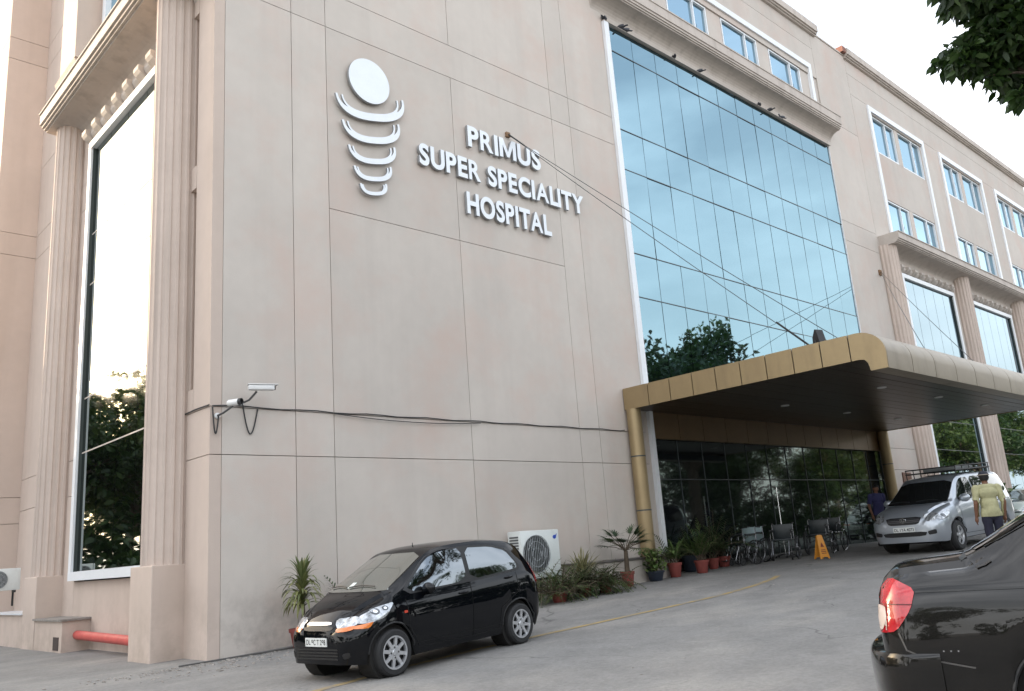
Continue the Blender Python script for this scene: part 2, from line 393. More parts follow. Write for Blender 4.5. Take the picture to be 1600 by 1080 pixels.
# coping on the roof edge
def coping(x0, x1, z0=TOP, y=FY):
    pr_ = [(0, 0), (.1, 0), (.1, .06), (.16, .06), (.16, .13), (.22, .13), (.22, .42), (-.25, .42), (-.25, .0)]
    bpart('roof_coping', MB().prism(pr_, x0, x1, lambda u, v, w: (w, y-u, z0+v-.12)), TRIM)
coping(5.6, 31.1); coping(33.7, 57.5)
bpart('parapet_cap', MB().box(31.11, 33.69, FY-.03, FY+.25, TOP+.001, TOP+.07), TRIM)
bpart('coping_end', MB().box(33.4, 33.69, FY-.16, FY+.2, TOP+.075, TOP+.33), mat('terracotta', (.26, .12, .09), .8, var=.1, vscale=5))

# ---- curtain wall: one pane each
rows = [16.06, 15.27, 12.79, 11.56, 9.10, 7.86, 5.40, 4.75]
nc = 12; cw0, cw1 = 17.42, 30.7; cw = (cw1-cw0)/nc
cwf = MB()
cwf.box(17.2, 17.4, FY-.09, FY+.2, 4.75, 16.07)
CWF = bpart('curtain_wall', cwf, WHITE)
bpart('jamb', MB().box(30.701, 30.72, FY-.02, FY+.2, 4.75, 16.07), WHITE, parent=CWF)
mu = MB().box(17.42, 30.7, FY+.075, FY+.15, 4.75, 16.06)
for z in rows[1:-1]:
    mu.box(17.19, 30.7, FY+.006, FY+.06, z-.011, z+.011)
bpart('mullion', mu, MULL, parent=CWF)
pm = {}
for r in range(len(rows)-1):
    h = rows[r]-rows[r+1]-.02
    me = pm.setdefault(r, MB().box(-cw/2+.011, cw/2-.011, 0, .02, -h/2, h/2).mesh('glass_pane', GLASSB))
    for c in range(nc):
        o = link('glass_pane', me, CWF, (cw0+cw*(c+.5), FY+.02, (rows[r]+rows[r+1])/2))
        o.rotation_euler = (random.gauss(0, .0035), 0, random.gauss(0, .0035))

# ---- tall bays (fluted columns, cornice, corbels, window) : right of the canopy and on the left flank
def fluted(cx, cy, r, z0, z1, n=20):
    pts = []
    for k in range(n):
        for t, rr in ((0, 1.), (.30, 1.), (.42, .955), (.65, .935), (.88, .955)):
            a = 2*math.pi*(k+t)/n; pts.append((cx+r*rr*math.cos(a), cy+r*rr*math.sin(a)))
    return MB().prism(pts, z0, z1, lambda u, v, w: (u, v, w))
def swap(mb):      # build along x on the front -> along y on the flank (x = SX plane, out = -x)
    mb.v = [(SX+(y-FY), FY+(x-0), z) for x, y, z in mb.v]; return mb
def bay(org, cols, frame, cor, side, rowz, ncol, zb, wallm, glassm, extra=()):
    """org: start along the wall. cols: column centres along the wall. frame: (a0,a1,z0,z1). side=True builds on the flank."""
    T = (lambda mb: MBT(mb, side))
    c = bpart('cornice', T(MB().prism(cornice_prof(.72, .84, .38), cor[0], cor[1], lambda u, v, w: (w, -u+.001, 12.22+v))), TRIM)
    for cc in cols:
        o = bpart('column', T(fluted(cc, -.05, .47, zb+1.45, 12.5)), COLM, 30)
        bpart('plinth', T(MB().bbox(cc-.47, cc+.49, -.53, .05, zb-.3, zb+1.5, .015)), wallm, parent=None)
    for a0, a1, z0, z1 in frame:
        f = MB(); w = .18
        f.box(a0, a0+w, -.14, .12, z0+w+.001, z1-w-.001); f.box(a1-w, a1, -.14, .12, z0+w+.001, z1-w-.001)
        f.box(a0, a1, -.143, .12, z1-w, z1); f.box(a0, a1, -.143, .12, z0, z0+w)
        F_ = bpart('bay_window', T(f), WHITE)
        for q0, q1 in ((a0+w+.001, a0+w+.03), (a1-w-.03, a1-w-.001)): bpart('reveal', T(MB().box(q0, q1, -.09, -.016, z0+w+.002, z1-w-.002)), DGREEN, parent=F_)
        mm_ = MB().box(a0+w, a1-w, .01, .04, z0+w, z1-w)
        zz = [z0+w]+[q for q in rowz if z0+w < q < z1-w]+[z1-w]; cwid = (a1-a0-2*w)/ncol
        for q in zz[1:-1]: mm_.box(a0+w, a1-w, -.035, .009, q-.014, q+.014)
        bpart('mullion', T(mm_), TRIM if side else MULL, parent=F_)
        for i in range(len(zz)-1):
            for k in range(ncol):
                b_ = T(MB().box(a0+w+cwid*k+.012, a0+w+cwid*(k+1)-.012, -.03, -.015, zz[i]+.01, zz[i+1]-.01))
                o = bpart('glass_pane', b_, glassm, parent=F_)
        # corbels under the cornice, alternately long and short
        n = int((a1-a0+.5)/.34)
        for k in range(n):
            s0 = a0-.2+.34*k; d = .26 if k % 2 == 0 else .16
            b_ = MB(); hh = .25 if k % 2 == 0 else .20
            b_.prism([(0, 0), (-d*.45, .02), (-d*.8, hh*.35), (-d, hh*.6), (-d, hh), (0, hh)], s0+.03, s0+.31, lambda u, v, w_: (w_, u, z1+.06+v))
            bpart('corbel', T(b_), TRIM, parent=c)
        for sgn, (p0, p1) in ((0, (a0-.02, a1+.02)),):
            bpart('lintel', T(MB().box(a0-.1, a1+.1, -.07, .1, z1+.004, z1+.056)), TRIM)
    return c
DGREEN = mat('reveal_dark_reflection', (.035, .045, .042), .5)  # reveal sides coloured dark to imitate the dark reflection beside the frame
def MBT(mb, side):
    if side: mb.v = [(SX+y, x, z) for x, y, z in mb.v]
    else: mb.v = [(x, FY+y, z) for x, y, z in mb.v]
    return mb
# right bays
bay(0, [34.2, 42.1, 50.0], [(35.3, 41.0, 1.6, 11.6), (43.2, 48.9, 1.6, 11.6), (51.1, 56.8, 1.6, 11.6)], (33.86, 57.4), False, [4.25, 5.45, 8.3], 5, .95, WALL, GLASSR)
# wall behind the right bays
for a0, a1 in ((33.75, 35.28), (41.02, 43.18), (48.92, 51.08), (56.82, 57.4)):
    for z0, z1 in ((-.2, 3.4), (3.4, 4.19), (4.19, 12.9)): fpanel(a0, a1, z0, z1)
for a0 in (35.28, 43.18, 51.08):
    fpanel(a0, a0+5.74, 11.62, 12.9); fpanel(a0, a0+5.74, -.2, 1.58)
# upper floors on the right: white-framed panels, two pairs of windows each
for a0 in (35.2, 43.1, 51.0):
    a1 = a0+6.0
    bpart('window_surround', frame_y(a0, a1, 12.96, 19.35, .24, FY-.07, FY+.1, bottom=False), WHITE)
    ws = [(a0+.3, a0+2.75), (a0+3.15, a0+5.65)]
    for z0, z1 in ((13.0, 15.05), (17.25, 19.05)):
        for w0, w1 in ws: window(w0, w1, z0+.02, z1-.02, y=FY+.07, split=.62)
        for p0, p1 in ((a0+.02, a0+.3), (a0+2.75, a0+3.15), (a0+5.65, a1-.02)): fpanel(p0, p1, z0, z1, y=FY+.04, d=.16)
    fpanel(a0+.02, a1-.02, 15.05, 17.25, y=FY+.04, d=.16); fpanel(a0+.02, a1-.02, 19.05, 19.4)
for a0, a1 in ((33.75, 35.22), (41.18, 43.12), (49.08, 51.02), (56.98, 57.4)): fpanel(a0, a1, 12.9, 19.4)
fpanel(33.75, 57.4, 19.4, 20.4); fpanel(33.75, 57.4, 20.4, TOP)

# ---- left flank
bay(0, [14.67, 21.2], [(15.25, 19.95, 1.58, 11.65)], (13.6, 21.6), True, [4.25, 5.45, 8.08, 9.3], 4, .22, WALLW, GLASSS)
for z0, z1 in ((-.2, 3.4), (3.4, 4.19)): spanel(13.3, 14.3, z0, z1)
# recessed slots in the corner pilaster
slots = [(4.6, 8.3), (8.75, 11.9)]
spanel(13.3, 13.98, 4.19, 12.9); spanel(13.98, 14.3, 4.19, 4.6); spanel(13.98, 14.3, 8.3, 8.75); spanel(13.98, 14.3, 11.9, 12.9)
bpart('recess_back', MB().box(SX+.1, SX+.19, 13.985, 14.3, 4.6, 11.9), WALLW)
spanel(14.3, 15.23, -.2, 12.9)
spanel(15.23, 19.97, -.2, 1.56); spanel(15.23, 19.97, 11.67, 12.9)
for z0, z1 in ((-.2, 3.4), (3.4, 4.19), (4.19, 10.2), (10.2, 10.88), (10.88, 12.9)): spanel(19.97, 24.72, z0, z1)
for z0, z1 in ((12.9, 16.1), (16.1, 16.8), (16.8, TOP)):
    spanel(13.3, 15.4, z0, z1); spanel(19.7, 24.72, z0, z1)
spanel(15.4, 19.7, 12.9, 13.6); spanel(15.4, 19.7, 20.0, TOP)
fl = MB()
for y0, y1 in ((15.4, 15.62), (17.4, 17.6), (19.48, 19.7)): fl.box(SX-.05, SX+.15, y0, y1, 13.6, 20.0)
FL = bpart('window', fl, WHITE)
for y0, y1 in ((15.62, 17.4), (17.6, 19.48)): bpart('pane', MB().box(SX+.08, SX+.1, y0, y1, 13.6, 20.0), GLASSW, parent=FL)
# projecting pier above the cornice
bpart('pier', MB().box(5.25, SX-.001, 19.95, 21.15, 13.85, TOP), WALLW)
bpart('pier_foot', MB().prism([(0, 0), (0, .9), (.55, .9), (.35, .45)], 20.0, 21.6, lambda u, v, w: (SX-.002-u, w, 12.945+v)), WALLW)
# wing beyond the flank
for z0, z1 in ((-.2, 3.1), (3.1, 3.76), (3.76, 10.25), (10.25, 10.88), (10.88, 16.11), (16.11, 16.78), (16.78, TOP)):
    bpart('wall_panel', MB().box(4.8, 5.98, 24.72, 24.9, z0+G_, z1-G_), WALLW)
    bpart('wall_panel', MB().box(4.8, 5.0, 24.905, 44, z0+G_, z1-G_), WALLW)

# ---- canopy
CX0, CX1, CY0, CY1 = 16.4, 30.6, 6.68, FY
cn = MB().box(CX0+.04, CX1-.04, 7.12, CY1-.002, 4.80, 5.20)
CN = bpart('canopy', cn, MULL)
ny = [13.29, 12.50, 11.85, 11.20, 10.56, 9.91, 9.27, 8.63, 8.0, 7.39]
for xx, mt in ((CX0, GOLD), (CX1-.03, GOLD)):
    for i in range(len(ny)-1):
        bpart('fascia_panel', MB().box(xx, xx+.03, ny[i+1]+.012, ny[i]-.012, 4.72, 5.26), mt, parent=CN)
# nose profile (y, z)
nose = [(7.378, 5.26)]
for k in range(0, 9):
    t = math.pi/2*k/8; nose.append((7.22-.54*math.sin(t), 4.78+.48*math.cos(t)))
nose += [(6.69, 4.46), (7.03, 4.46), (7.06, 4.62), (7.12, 4.70), (7.22, 4.72), (7.378, 4.72)]
for xx in (CX0, CX1-.03):
    bpart('fascia_panel', MB().prism(nose, xx, xx+.03, lambda u, v, w: (w, u, v)), GOLD, parent=CN)
arc = nose[1:12]
fx = [16.43+1.18*i for i in range(12)]+[CX1-.03]
for i in range(len(fx)-1):
    if fx[i+1]-fx[i] < .1: continue
    poly = nose[:12]+[(7.0, 4.49), (6.74, 4.5)]+[(p[0]+.03*(1 if k > 3 else .3), p[1]-.03) for k, p in reversed(list(enumerate(nose[:10])))]
    bpart('front_panel', MB().prism(poly, fx[i]+.012, fx[i+1]-.012, lambda u, v, w: (w, u, v)), SILV, 50, parent=CN)
bpart('canopy_lip', MB().box(CX0+.04, CX1-.04, 6.76, 7.02, 4.50, 4.70), MULL, parent=CN)
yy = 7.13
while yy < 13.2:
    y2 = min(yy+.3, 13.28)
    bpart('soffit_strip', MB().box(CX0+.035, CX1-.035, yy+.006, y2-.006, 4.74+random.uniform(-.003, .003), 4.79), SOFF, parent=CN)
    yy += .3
bpart('canopy_roof', MB().box(CX0+.031, CX1-.031, 7.38, FY-.003, 5.205, 5.235), mat('roof_grey', (.3, .29, .27), .9, var=.2, vscale=2), parent=CN)
DL = mat('downlight_white', (.7, .7, .68), .4)
for x, y in ((20.5, 11.2), (20.5, 8.6), (24, 11.2), (24, 8.6), (27.5, 11.2), (27.5, 8.6)):
    bpart('downlight', MB().lathe([(.09, 0), (.11, 0), (.11, .02), (0, .02)], 16, Matrix.Translation((x, y, 4.718))), DL, parent=CN)
# gold panels on the wall under the canopy
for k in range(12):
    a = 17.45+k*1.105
    bpart('lintel_panel', MB().box(a+.01, a+1.095, FY-.05, FY+.05, 4.05, 4.735), GOLD_SHADE, parent=CN)
# entrance glazing
EN = MB().box(17.28, 17.42, FY-.1, FY+.15, .2, 4.745)
ENo = bpart('entrance_glazing', EN, WHITE)
em = MB().box(17.43, 30.7, FY+.12, FY+.2, .2, 4.04)
for k in range(13): em.box(17.43+k*1.105-.008, 17.43+k*1.105+.008, FY+.06, FY+.119, .5, 4.045)
em.box(17.46, 30.65, FY+.05, FY+.118, 3.012, 3.036)
bpart('mullion', em, MULL, parent=ENo)
for k in range(12):
    for z0, z1 in ((.55, 3.01), (3.038, 4.04)):
        bpart('glass_pane', MB().box(17.43+k*1.105+.010, 17.43+(k+1)*1.105-.010, FY+.08, FY+.09, z0, z1), GLASSD, parent=ENo)
# gold round pillars
for cx, cy, zb in ((16.52, FY-.2, 1.17), (30.55, FY-.22, .9)):
    pl = MB().lathe([(.18, zb), (.18, 4.72)], 32, Matrix.Translation((cx, cy, 0)))
    P_ = bpart('entrance_pillar', pl, GOLD, 30)
    for z in (2.25, 3.55):
        bpart('band', MB().lathe([(.181, -.015), (.185, -.015), (.185, .015), (.181, .015)], 32, Matrix.Translation((cx, cy, z))), MULL, 30, parent=P_)
# low ledge at the foot of the wall between the air conditioner and the entrance
bpart('ledge', MB().bbox(13.75, 17.12, FY-.55, FY-.002, .2, 1.13, .012), WALL)
bpart('ledge_cap', MB().bbox(13.7, 17.15, FY-.6, FY-.003, 1.132, 1.17, .01), mat('dark_stone', (.11, .10, .095), .5, var=.2, vscale=4))
# planter box and vent on the flank, red pipe, sill ledge at far left
pb = bpart('planter_box', MB().box(5.28, SX-.002, 18.8, 20.7, .1, .82), WALLW)
bpart('planter_cap', MB().box(5.23, SX-.003, 18.75, 20.72, .822, .86), mat('grey_stone', (.25, .23, .21), .7, var=.2, vscale=6), parent=pb)
bpart('vent', MB().box(5.268, 5.279, 18.98, 19.32, .27, .52), mat('vent_dark', (.06, .045, .04), .8), parent=pb)
RED = mat('red_pipe', (.55, .10, .085), .5, var=.12, vscale=6, obj=False)
pp = bpart('fire_pipe', MB().tube([(5.56, 15.1, .49), (5.56, 18.79, .54)], .085, 18), RED, 30)
bpart('low_wall', MB().box(5.3, SX-.002, 21.7, 24.715, .1, .93), WALLW)
bpart('sill', MB().box(5.24, SX-.003, 21.7, 24.71, .932, .97), WHITE)
# hooks, notice board
bpart('notice_board', MB().bbox(32.1, 32.85, FY-.04, FY-.002, 2.55, 3.3, .01), mat('brown_board', (.15, .07, .045), .5, var=.2, vscale=6))
# ------------------------------------------------------------------ lettering and emblem on the wall
SG = thing('wall_lettering', 'raised white steel letters in three lines spelling the hospital name', 'sign', (13, FY, 8.9))
def letters(text, x0, x1, z0, h):
    meshes = []; tot = 0
    for ch in text:
        if ch == ' ': meshes.append(None); tot += .32; continue
        if ch == 'M':
            P = [(0, 0), (0, .72), (.20, .72), (.41, .24), (.62, .72), (.82, .72), (.82, 0), (.66, 0), (.66, .46), (.47, .05), (.35, .05), (.16, .46), (.16, 0)]
            bm_ = bmesh.new(); bm_.faces.new([bm_.verts.new((x_, y_, 0)) for x_, y_ in P]); bmesh.ops.triangulate(bm_, faces=bm_.faces[:]); me = bpy.data.meshes.new('M'); bm_.to_mesh(me); bm_.free()
        else: me = text_mesh(ch, 1.0, 0., .024 if ch in 'AR' else .036)
        c = [v.co for v in me.vertices]; a = min(v.x for v in c); b = max(v.x for v in c); lo = min(v.y for v in c); hi = max(v.y for v in c)
        meshes.append((me, a, b, lo, hi)); tot += b-a+.075
    tot -= .075
    sx = (x1-x0)/tot; x = x0
    for ci, it in enumerate(meshes):
        if text[ci-1:ci+1] in ('TA', 'TY', 'LI') and ci: x -= .07*sx
        if it is None: x += .32*sx; continue
        me, a, b, lo, hi = it
        bm = bmesh.new(); bm.from_mesh(me); bmesh.ops.remove_doubles(bm, verts=bm.verts, dist=1e-4)
        capz = .72
        for v in bm.verts:
            v.co = Vector((x+(v.co.x-a)*sx, FY-.10, z0+v.co.y*h/capz))
        r = bmesh.ops.extrude_face_region(bm, geom=bm.faces[:])
        nv = [e for e in r['geom'] if isinstance(e, bmesh.types.BMVert)]
        for v in nv: v.co.y += .075
        bmesh.ops.recalc_face_normals(bm, faces=bm.faces)
        bm.normal_update()
        m2 = bpy.data.meshes.new('letter'); 
        m2.materials.append(STEELW); m2.materials.append(LSIDE)
        for f in bm.faces: f.material_index = 0 if f.calc_center_median().y < FY-.099 else 1
        for f in bm.faces: f.smooth = False
        bm.to_mesh(m2); bm.free(); bpy.data.meshes.remove(me)
        link('letter', m2, SG, world=True)
        x += (b-a+.075)*sx
letters('PRIMUS', 11.72, 14.05, 10.55, .50)
letters('SUPER SPECIALITY', 10.30, 15.60, 9.72, .48)
letters('HOSPITAL', 11.57, 14.28, 8.88, .50)
EM = thing('wall_emblem', 'raised white disc above five shrinking crescents mounted on the wall', 'emblem', (9.1, FY, 8.7))
def crescent(cx, cz, w, h, th, tipw, y0, y1):
    """upward-opening crescent: outer ellipse half minus a shifted inner one"""
    n = 22; out = []; inn = []
    for i in range(n+1):
        a = math.pi+math.pi*i/n
        ca_ = math.copysign(abs(math.cos(a))**.78, math.cos(a)); sa_ = -abs(math.sin(a))**.78
        out.append((cx+w*ca_, cz+h*sa_))
        k = 1-abs(math.cos(a))
        inn.append((cx+(w-tipw)*ca_, cz+(h-th)*sa_))
    b = MB(); vs = [(x, y0, z) for x, z in out]+[(x, y0, z) for x, z in inn]+[(x, y1, z) for x, z in out]+[(x, y1, z) for x, z in inn]
    N = n+1; fs = []
    for i in range(n):
        fs += [(i, i+1, N+i+1, N+i), (2*N+i, 3*N+i, 3*N+i+1, 2*N+i+1), (i, 2*N+i, 2*N+i+1, i+1), (N+i, N+i+1, 3*N+i+1, 3*N+i)]
    fs += [(0, N, 3*N, 2*N), (n, 2*N+n, 3*N+n, N+n)]
    ca, sa = math.cos(R_(13)), math.sin(R_(13))      # the crescents are mounted with a slight tilt
    vs = [(cx+(x-cx)*ca-(z-cz)*sa, y, cz+(x-cx)*sa+(z-cz)*ca) for x, y, z in vs]
    return b.add(vs, fs)
def twocol(o):
    me = o.data; me.materials.append(LSIDE)
    for p in me.polygons:
        if p.normal.y > -.9: p.material_index = 1
    return o
disc = MB(); n = 48
disc.prism([(9.08+.50*math.cos(2*math.pi*i/n), 11.22+.50*math.sin(2*math.pi*i/n)) for i in range(n)], FY-.11, FY-.05, lambda u, v, w: (u, w, v))
twocol(disc.build('disc', STEELW, EM, world=True))
for (cz, zt, w) in ((10.33, 10.87, .86), (9.82, 10.29, .72), (9.36, 9.75, .59), (8.98, 9.30, .47), (8.67, 8.92, .335)):
    h = zt-cz
    b = crescent(9.09, zt, w, h, h*.30, .05, FY-.11, FY-.06)
    twocol(b.build('crescent', STEELW, EM, world=True))
    b = crescent(9.09, zt-.02, w*.83, h*.78, h*.13, .035, FY-.105, FY-.062)
    twocol(b.build('inner_crescent', STEELW, EM, world=True))

# ------------------------------------------------------------------ cables
def sag(a, b, s, n=16):
    a = Vector(a); b = Vector(b); return [a.lerp(b, i/n)-Vector((0, 0, s*4*(i/n)*(1-i/n))) for i in range(n+1)]
def cable(name, label, pts, r, m_=CABLE, cat='cable', group=None):
    o = MB().tube(pts, r, 6).build(name, m_, None, True); tag(o, label, cat, group); return o
wp = [(5.83, FY-.03, 4.19)]+[(6+.35*k, FY-.028+random.uniform(-.006, .006), 4.205+.012*math.sin(k*1.7)) for k in range(30)]+[(16.32, FY-.03, 4.22)]
cable('wall_cable', 'black cable running along the wall groove below the lettering to the gold pillar', wp, .011)
cable('wall_cable', 'thinner slack wire drooping just under the cable on the beige wall', sag((8.1, FY-.05, 4.18), (11.6, FY-.05, 4.17), .07), .009)
cable('wall_cable', 'black cable pinned around the corner pilaster beside the cameras', [(SX-.03, 14.25, 4.2), (SX-.03, 13.8, 4.21), (SX-.03, 13.27, 4.2)], .013)
o = MB().tube([(5.25, 13.0, g(5.25)+.02), (6.2, 12.98, g(6.2)+.02), (7.0, 12.86, g(7)+.02), (8.6, 12.9, g(8.6)+.02)], .013, 8).build('ground_pipe', mat('pipe_dark', (.09, .085, .08), .6), None, True); tag(o, 'thin dark pipe lying on the ground along the foot of the wall', 'pipe')
STAY = mat('stay_wire', (.09, .09, .09), .5, metal=.6)
hk = (13.06, FY-.06, 11.23)
o = thing('stay_cable', 'steel stay wire from the hook by the lettering to the black lamp on the canopy', 'cable', hk)
MB().tube(sag(hk, (16.6, 8.3, 5.27), .06), .008, 6).build('wire', STAY, o, True, world=True)
MB().tube([Vector(hk).lerp(Vector((16.6, 8.3, 5.27)), .90), Vector(hk).lerp(Vector((16.6, 8.3, 5.27)), 1.)], .022, 6).build('turnbuckle', CABLE, o, True, world=True)
MB().tube([Vector(hk).lerp(Vector((16.6, 8.3, 5.27)), .0), Vector(hk).lerp(Vector((16.6, 8.3, 5.27)), .06)], .018, 6).build('shackle', CABLE, o, True, world=True)
MB().box(13.0, 13.12, FY-.06, FY-.001, 11.17, 11.29).build('hook_plate', mat('rust', (.22, .13, .07), .8, var=.3, vscale=14), o, world=True)
cable('stay_cable', 'second steel stay wire from the hook by the lettering to the canopy nose', sag((13.1, FY-.06, 11.2), (16.7, 7.65, 5.25), .05), .008, STAY)
for i, (e, lab) in enumerate((((19.9, 7.2, 5.235), 'stay wire from the right wall bracket, the steeper one of the pair, to the canopy'), ((23.6, 7.3, 5.235), 'stay wire from the right wall bracket, the shallower one of the pair, to the canopy'))):
    cable('stay_cable', lab, sag((33.4, FY-.05, 11.28+.05*i), e, .05), .009, STAY)
MB().box(33.3, 33.5, FY-.06, FY-.001, 11.18, 11.4).build('bracket_plate', mat('rust', (0, 0, 0)), B, world=True)
# thin wires in front of the curtain wall, right end
for i, (a, b_) in enumerate((((30.5, FY-.08, 7.3), (27.5, 9.0, 5.24)), ((30.5, FY-.08, 6.7), (28.4, 9.2, 5.24)))):
    cable('slack_wire', ('upper' if i == 0 else 'lower')+' thin wire crossing the right end of the blue glass above the canopy', sag(a, b_, .12), .007, STAY)
# flood lamp on the canopy
FLD = thing('flood_lamp', 'black wedge-shaped flood lamp standing on top of the gold canopy', 'lamp', (16.75, 8.15, 5.235), (0, 0, R_(-20)))
FLD.scale = (.68, .68, .72)
MB().prism([(-.16, .08), (-.05, .50), (.0, .52), (.13, .30), (.15, .08)], -.14, .14, lambda u, v, w: (w, u, v)).build('housing', BLACKP, FLD)
MB().tube([(-.17, 0, .2), (-.17, 0, .0), (.17, 0, 0.0), (.17, 0, .2)], .014, 6).build('bracket', STAY, FLD)

# ------------------------------------------------------------------ cctv cameras
CCW = mat('camera_white', (.75, .75, .74), .4, var=.03, obj=True)
def cctv(loc, yaw, L_, r, hood, label):
    t = thing('security_camera', label, 'camera', loc, (0, 0, yaw), 'wall cameras at the corner')
    M = Matrix.Rotation(R_(-8), 4, 'Y') @ Matrix.Rotation(R_(90), 4, 'Y')
    if hood:
        b = MB().bbox(-L_/2, L_/2, -r, r, -r*.7, r*.7, .015); b.bbox(-L_/2-.01, L_/2+.06, -r-.012, r+.012, r*.72, r*.72+.014, .004); b.build('housing', CCW, t, True)
        MB().lathe([(r*.55, 0), (r*.6, .02), (0, .021)], 16, Matrix.Translation((L_/2, 0, 0)) @ Matrix.Rotation(R_(90), 4, 'Y')).build('lens', BLACKP, t)
    else:
        MB().lathe([(r*.8, -L_/2), (r, -L_/2+.02), (r, L_/2-.03)], 20, Matrix.Rotation(R_(90), 4, 'Y')).build('housing', CCW, t, True)
        MB().lathe([(r*1.02, L_/2-.03), (r*1.04, L_/2+.02), (r*.8, L_/2+.02), (r*.7, L_/2-.01), (0, L_/2-.01)], 20, Matrix.Rotation(R_(90), 4, 'Y')).build('lens', BLACKP, t, True)
    return t
def cctv_arm(t, base_w, pts):
    inv = (Matrix.Translation(t.location) @ Matrix.Rotation(t.rotation_euler[2], 4, 'Z')).inverted()
    MB().tube([inv @ Vector(p) for p in pts], .018, 8).build('bracket', mat('bracket_dark', (.08, .08, .08), .5), t, True)
    w = Vector(base_w); MB().lathe([(.05, 0), (.05, .02), (.02, .03)], 12, inv @ Matrix.Translation(w) @ Matrix.Rotation(R_(90), 4, 'X')).build('mount', CCW, t)
c1 = cctv((6.05, FY-.36, 4.20), R_(-62), .24, .055, False, 'small round bullet camera nearest the corner pilaster')
cctv_arm(c1, (5.92, FY, 4.03), [(5.92, FY-.01, 4.03), (5.94, FY-.2, 4.05), (6.04, FY-.33, 4.15)])
c2 = cctv((6.50, FY-.40, 4.47), R_(-18), .42, .06, True, 'long boxy camera with sun hood, right of the small one')
cctv_arm(c2, (6.33, FY, 4.26), [(6.33, FY-.01, 4.26), (6.36, FY-.25, 4.28), (6.44, FY-.36, 4.41)])
def loop(a, b, d, n=18):
    a = Vector(a); b = Vector(b); return [a.lerp(b, i/n)-Vector((0, 0, d*math.sin(math.pi*i/n))) for i in range(n+1)]
cable('camera_cable', 'looped black cable hanging below the small bullet camera', loop((5.93, FY-.04, 4.02), (5.83, FY-.03, 4.17), .36), .012)
cable('camera_cable', 'looped black cable hanging below the long hooded camera', loop((6.35, FY-.03, 4.24), (6.62, FY-.03, 4.18), .46), .012)

# ------------------------------------------------------------------ air conditioners
ACW = mat('ac_white', (.68, .71, .69), .45, var=.05, vscale=3, obj=True, dirt=((.45, .44, .40), .4, 2.5, .55))
ACG = mat('ac_grille', (.10, .105, .11), .5)
ACL = mat('ac_blue', (.02, .07, .42), .4)
def aircon(loc, rz, w, h, d, label, logo=True):
    t = thing('air_conditioner', label, 'air conditioner', loc, (0, 0, rz))
    MB().bbox(-w/2, w/2, -d/2, d/2, 0, h, .018).build('casing', ACW, t, True)
    cx, cz, r = -w*.12, h*.50, min(w*.36, h*.40)
    MR = Matrix.Translation((cx, -d/2-.004, cz)) @ Matrix.Rotation(R_(90), 4, 'X')
    MB().lathe([(r, -.002), (r, .006), (r*.97, .012), (0, .012)], 40, Matrix.Translation((cx, -d/2+.012, cz)) @ Matrix.Rotation(R_(90), 4, 'X')).build('fan_opening', mat('fan_dark', (.035, .037, .04), .6), t, True)
    gr = MB()
    for k in range(-7, 8):
        x = k*r/7.6; z = math.sqrt(max(0, r*r-x*x))
        gr.tube([(cx+x, -d/2-.012, cz-z), (cx+x, -d/2-.022, cz), (cx+x, -d/2-.012, cz+z)], .006, 5)
    for q in (1., .66, .33): gr.tube([(cx+r*q*math.cos(2*math.pi*i/28), -d/2-.016, cz+r*q*math.sin(2*math.pi*i/28)) for i in range(29)], .006, 5, False)
    gr.build('fan_guard', mat('guard_grey', (.34, .36, .37), .5), t)
    fan = MB()
    for k in range(3):
        a = k*2.094; fan.prism([(.03*math.cos(a), .03*math.sin(a)), (r*.9*math.cos(a-.3), r*.9*math.sin(a-.3)), (r*.9*math.cos(a+.35), r*.9*math.sin(a+.35))], -d/2-.006, -d/2-.002, lambda u, v, y: (cx+u, y, cz+v))
    fan.build('fan_blade', ACG, t)
    s = MB()
    for k in range(14): s.box(-w/2-.006, -w/2+.001, -d/2+.06, d/2-.06, h*.1+k*h*.058, h*.1+k*h*.058+h*.035)
    s.build('side_louvres', ACG, t)
    if logo:
        lg = MB(); lx, lz = w*.38, h*.84
        lg.prism([(lx+.045*math.cos(a)*1.1, lz+.04*math.sin(a)) for a in [2*math.pi*i/16 for i in range(16)]], -d/2-.004, -d/2+.002, lambda u, v, y: (u, y, v))
        lg.prism([(lx+.02, lz+.03), (lx+.075, lz+.07), (lx+.05, lz+.01)], -d/2-.006, -d/2-.001, lambda u, v, y: (u, y, v))
        lg.build('badge', ACL, t)
    b = MB()
    for x in (-w*.36, w*.36): b.box(x-.025, x+.025, -d/2+.02, d/2+.12, -.05, -.002); b.box(x-.02, x+.02, d/2+.08, d/2+.12, -.35, -.0501)
    b.build('bracket', mat('bracket_black', (.03, .03, .03), .6), t)
    return t
aircon((12.62, FY-.32, .95), 0, 1.12, .96, .38, 'large white outdoor air-conditioner on the wall behind the black hatchback')
aircon((4.98, 22.4, 1.48), R_(-8), .72, .48, .28, 'small white air-conditioner over the low ledge at the far left edge', False)
